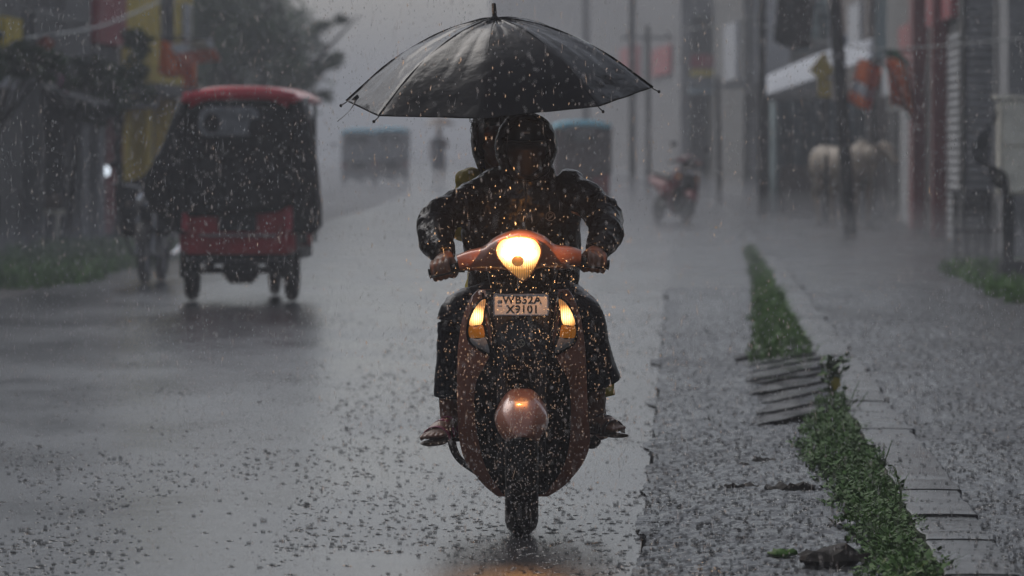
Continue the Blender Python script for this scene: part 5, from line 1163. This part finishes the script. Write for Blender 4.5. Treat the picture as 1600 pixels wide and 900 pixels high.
def crown(x, y, z, r_, h):
    n = 9; lo = []; hi = []
    for i in range(n):
        a = 2 * math.pi * i / n
        lo.append(b.V((x + r_ * math.cos(a), y + r_ * math.sin(a), z))); hi.append(b.V((x + r_ * 1.1 * math.cos(a), y + r_ * 1.1 * math.sin(a), z + min(.0035, h * .35) * q.uniform(.6, 1.2))))
    for i in range(n): b.face([lo[i], lo[(i + 1) % n], hi[(i + 1) % n], hi[i]])
    if q.random() < .7:     # thin water crown above the dark rim
        lo = []; hi = []
        for i in range(n):
            a = 2 * math.pi * i / n; j = q.uniform(.8, 1.6) if i % 2 else q.uniform(.3, .8)
            lo.append(b2.V((x + r_ * 1.1 * math.cos(a), y + r_ * 1.1 * math.sin(a), z + .003))); hi.append(b2.V((x + r_ * 1.35 * math.cos(a), y + r_ * 1.35 * math.sin(a), z + h * j)))
        for i in range(n): b2.face([lo[i], lo[(i + 1) % n], hi[(i + 1) % n], hi[i]])
    if q.random() < .35:
        R2 = r_ * q.uniform(1.8, 3.2); v = [b.V((x + (R2 + s_) * math.cos(a), y + (R2 + s_) * math.sin(a), z + zz)) for s_, zz in ((-.003, 0), (0, .002), (.003, 0)) for a in [2 * math.pi * i / 14 for i in range(14)]]
        for k in range(2):
            for i in range(14): b.face([v[k * 14 + i], v[k * 14 + (i + 1) % 14], v[(k + 1) * 14 + (i + 1) % 14], v[(k + 1) * 14 + i]])
    if q.random() < .2:
        c_ = b; 
        rr = r_ * .13; p = (x + q.gauss(0, .006), y, z + h * q.uniform(1.3, 3.2)); V6 = [b2.V((p[0] + a * rr, p[1] + e * rr, p[2] + c * rr)) for a, e, c in ((1, 0, 0), (0, 1, 0), (-1, 0, 0), (0, -1, 0), (0, 0, 1), (0, 0, -1))]
        for i in range(4): b2.face([V6[i], V6[(i + 1) % 4], V6[4]]); b2.face([V6[(i + 1) % 4], V6[i], V6[5]])
n = 0
while n < 6500:
    y = 17.8 + 30 * q.random() ** 1.5; x = q.uniform(-.093, .093) * y; c = x - .03 * y
    if c > -.15: continue
    if noise.noise(Vector((x * .9, y * .25, 0))) < (.18 if x < -.9 else -.2) and q.random() < .85: continue
    s_ = (.4 + .9 * q.random() ** 2) * (1.5 if q.random() < .06 else 1); crown(x, y, .0, .006 * s_, .008 * s_); n += 1
n = 0
while n < 8500:
    y = 17.8 + 30 * q.random() ** 1.5; x = q.uniform(-.02, .093) * y; c = x - .03 * y
    if c < -.15 or c > 3.3 or .60 < c < .86: continue
    z = gravel(.011, 24, 1, .014)(c, y) + .001 if c < .7 else (.076 if c < 1.1 else gravel(.010, 24, 5, .045)(c, y) + .001); s_ = q.uniform(.4, 1.1)
    if .86 <= c < 1.1 and q.random() < .75: continue
    crown(x, y, z, .0056 * s_, .012 * s_); n += 1
tag(b.build('rain_splashes', splash_m, None, weld=False), kind='stuff')
crown_m = pm('splash_crown_water', (.16, .16, .165), .08, alpha=.28)
tag(b2.build('splash_crowns', crown_m, None, weld=False), kind='stuff')

def volume_box(name, x0, x1, y0, y1, z0, z1, dens, col, an=0.0):
    b = MB(); b.box(((x0 + x1) / 2, (y0 + y1) / 2, (z0 + z1) / 2), (x1 - x0, y1 - y0, z1 - z0)); o = b.build(name, None, None, smooth=False)
    m = bpy.data.materials.new(name); m.use_nodes = True; nt = m.node_tree; nt.nodes.clear(); out = nt.nodes.new('ShaderNodeOutputMaterial'); v = nt.nodes.new('ShaderNodeVolumePrincipled')
    v.inputs['Density'].default_value = dens; v.inputs['Color'].default_value = (*col, 1); v.inputs['Anisotropy'].default_value = an; nt.links.new(v.outputs[0], out.inputs['Volume']); o.data.materials.append(m)
    return tag(o, kind='stuff')
volume_box('haze', -520, 520, -90, 1520, -1.1, 14, .0025, (.90, .92, .97))
volume_box('road_spray', -60, 60, 52, 420, -.4, .5, .012, (.90, .92, .97))
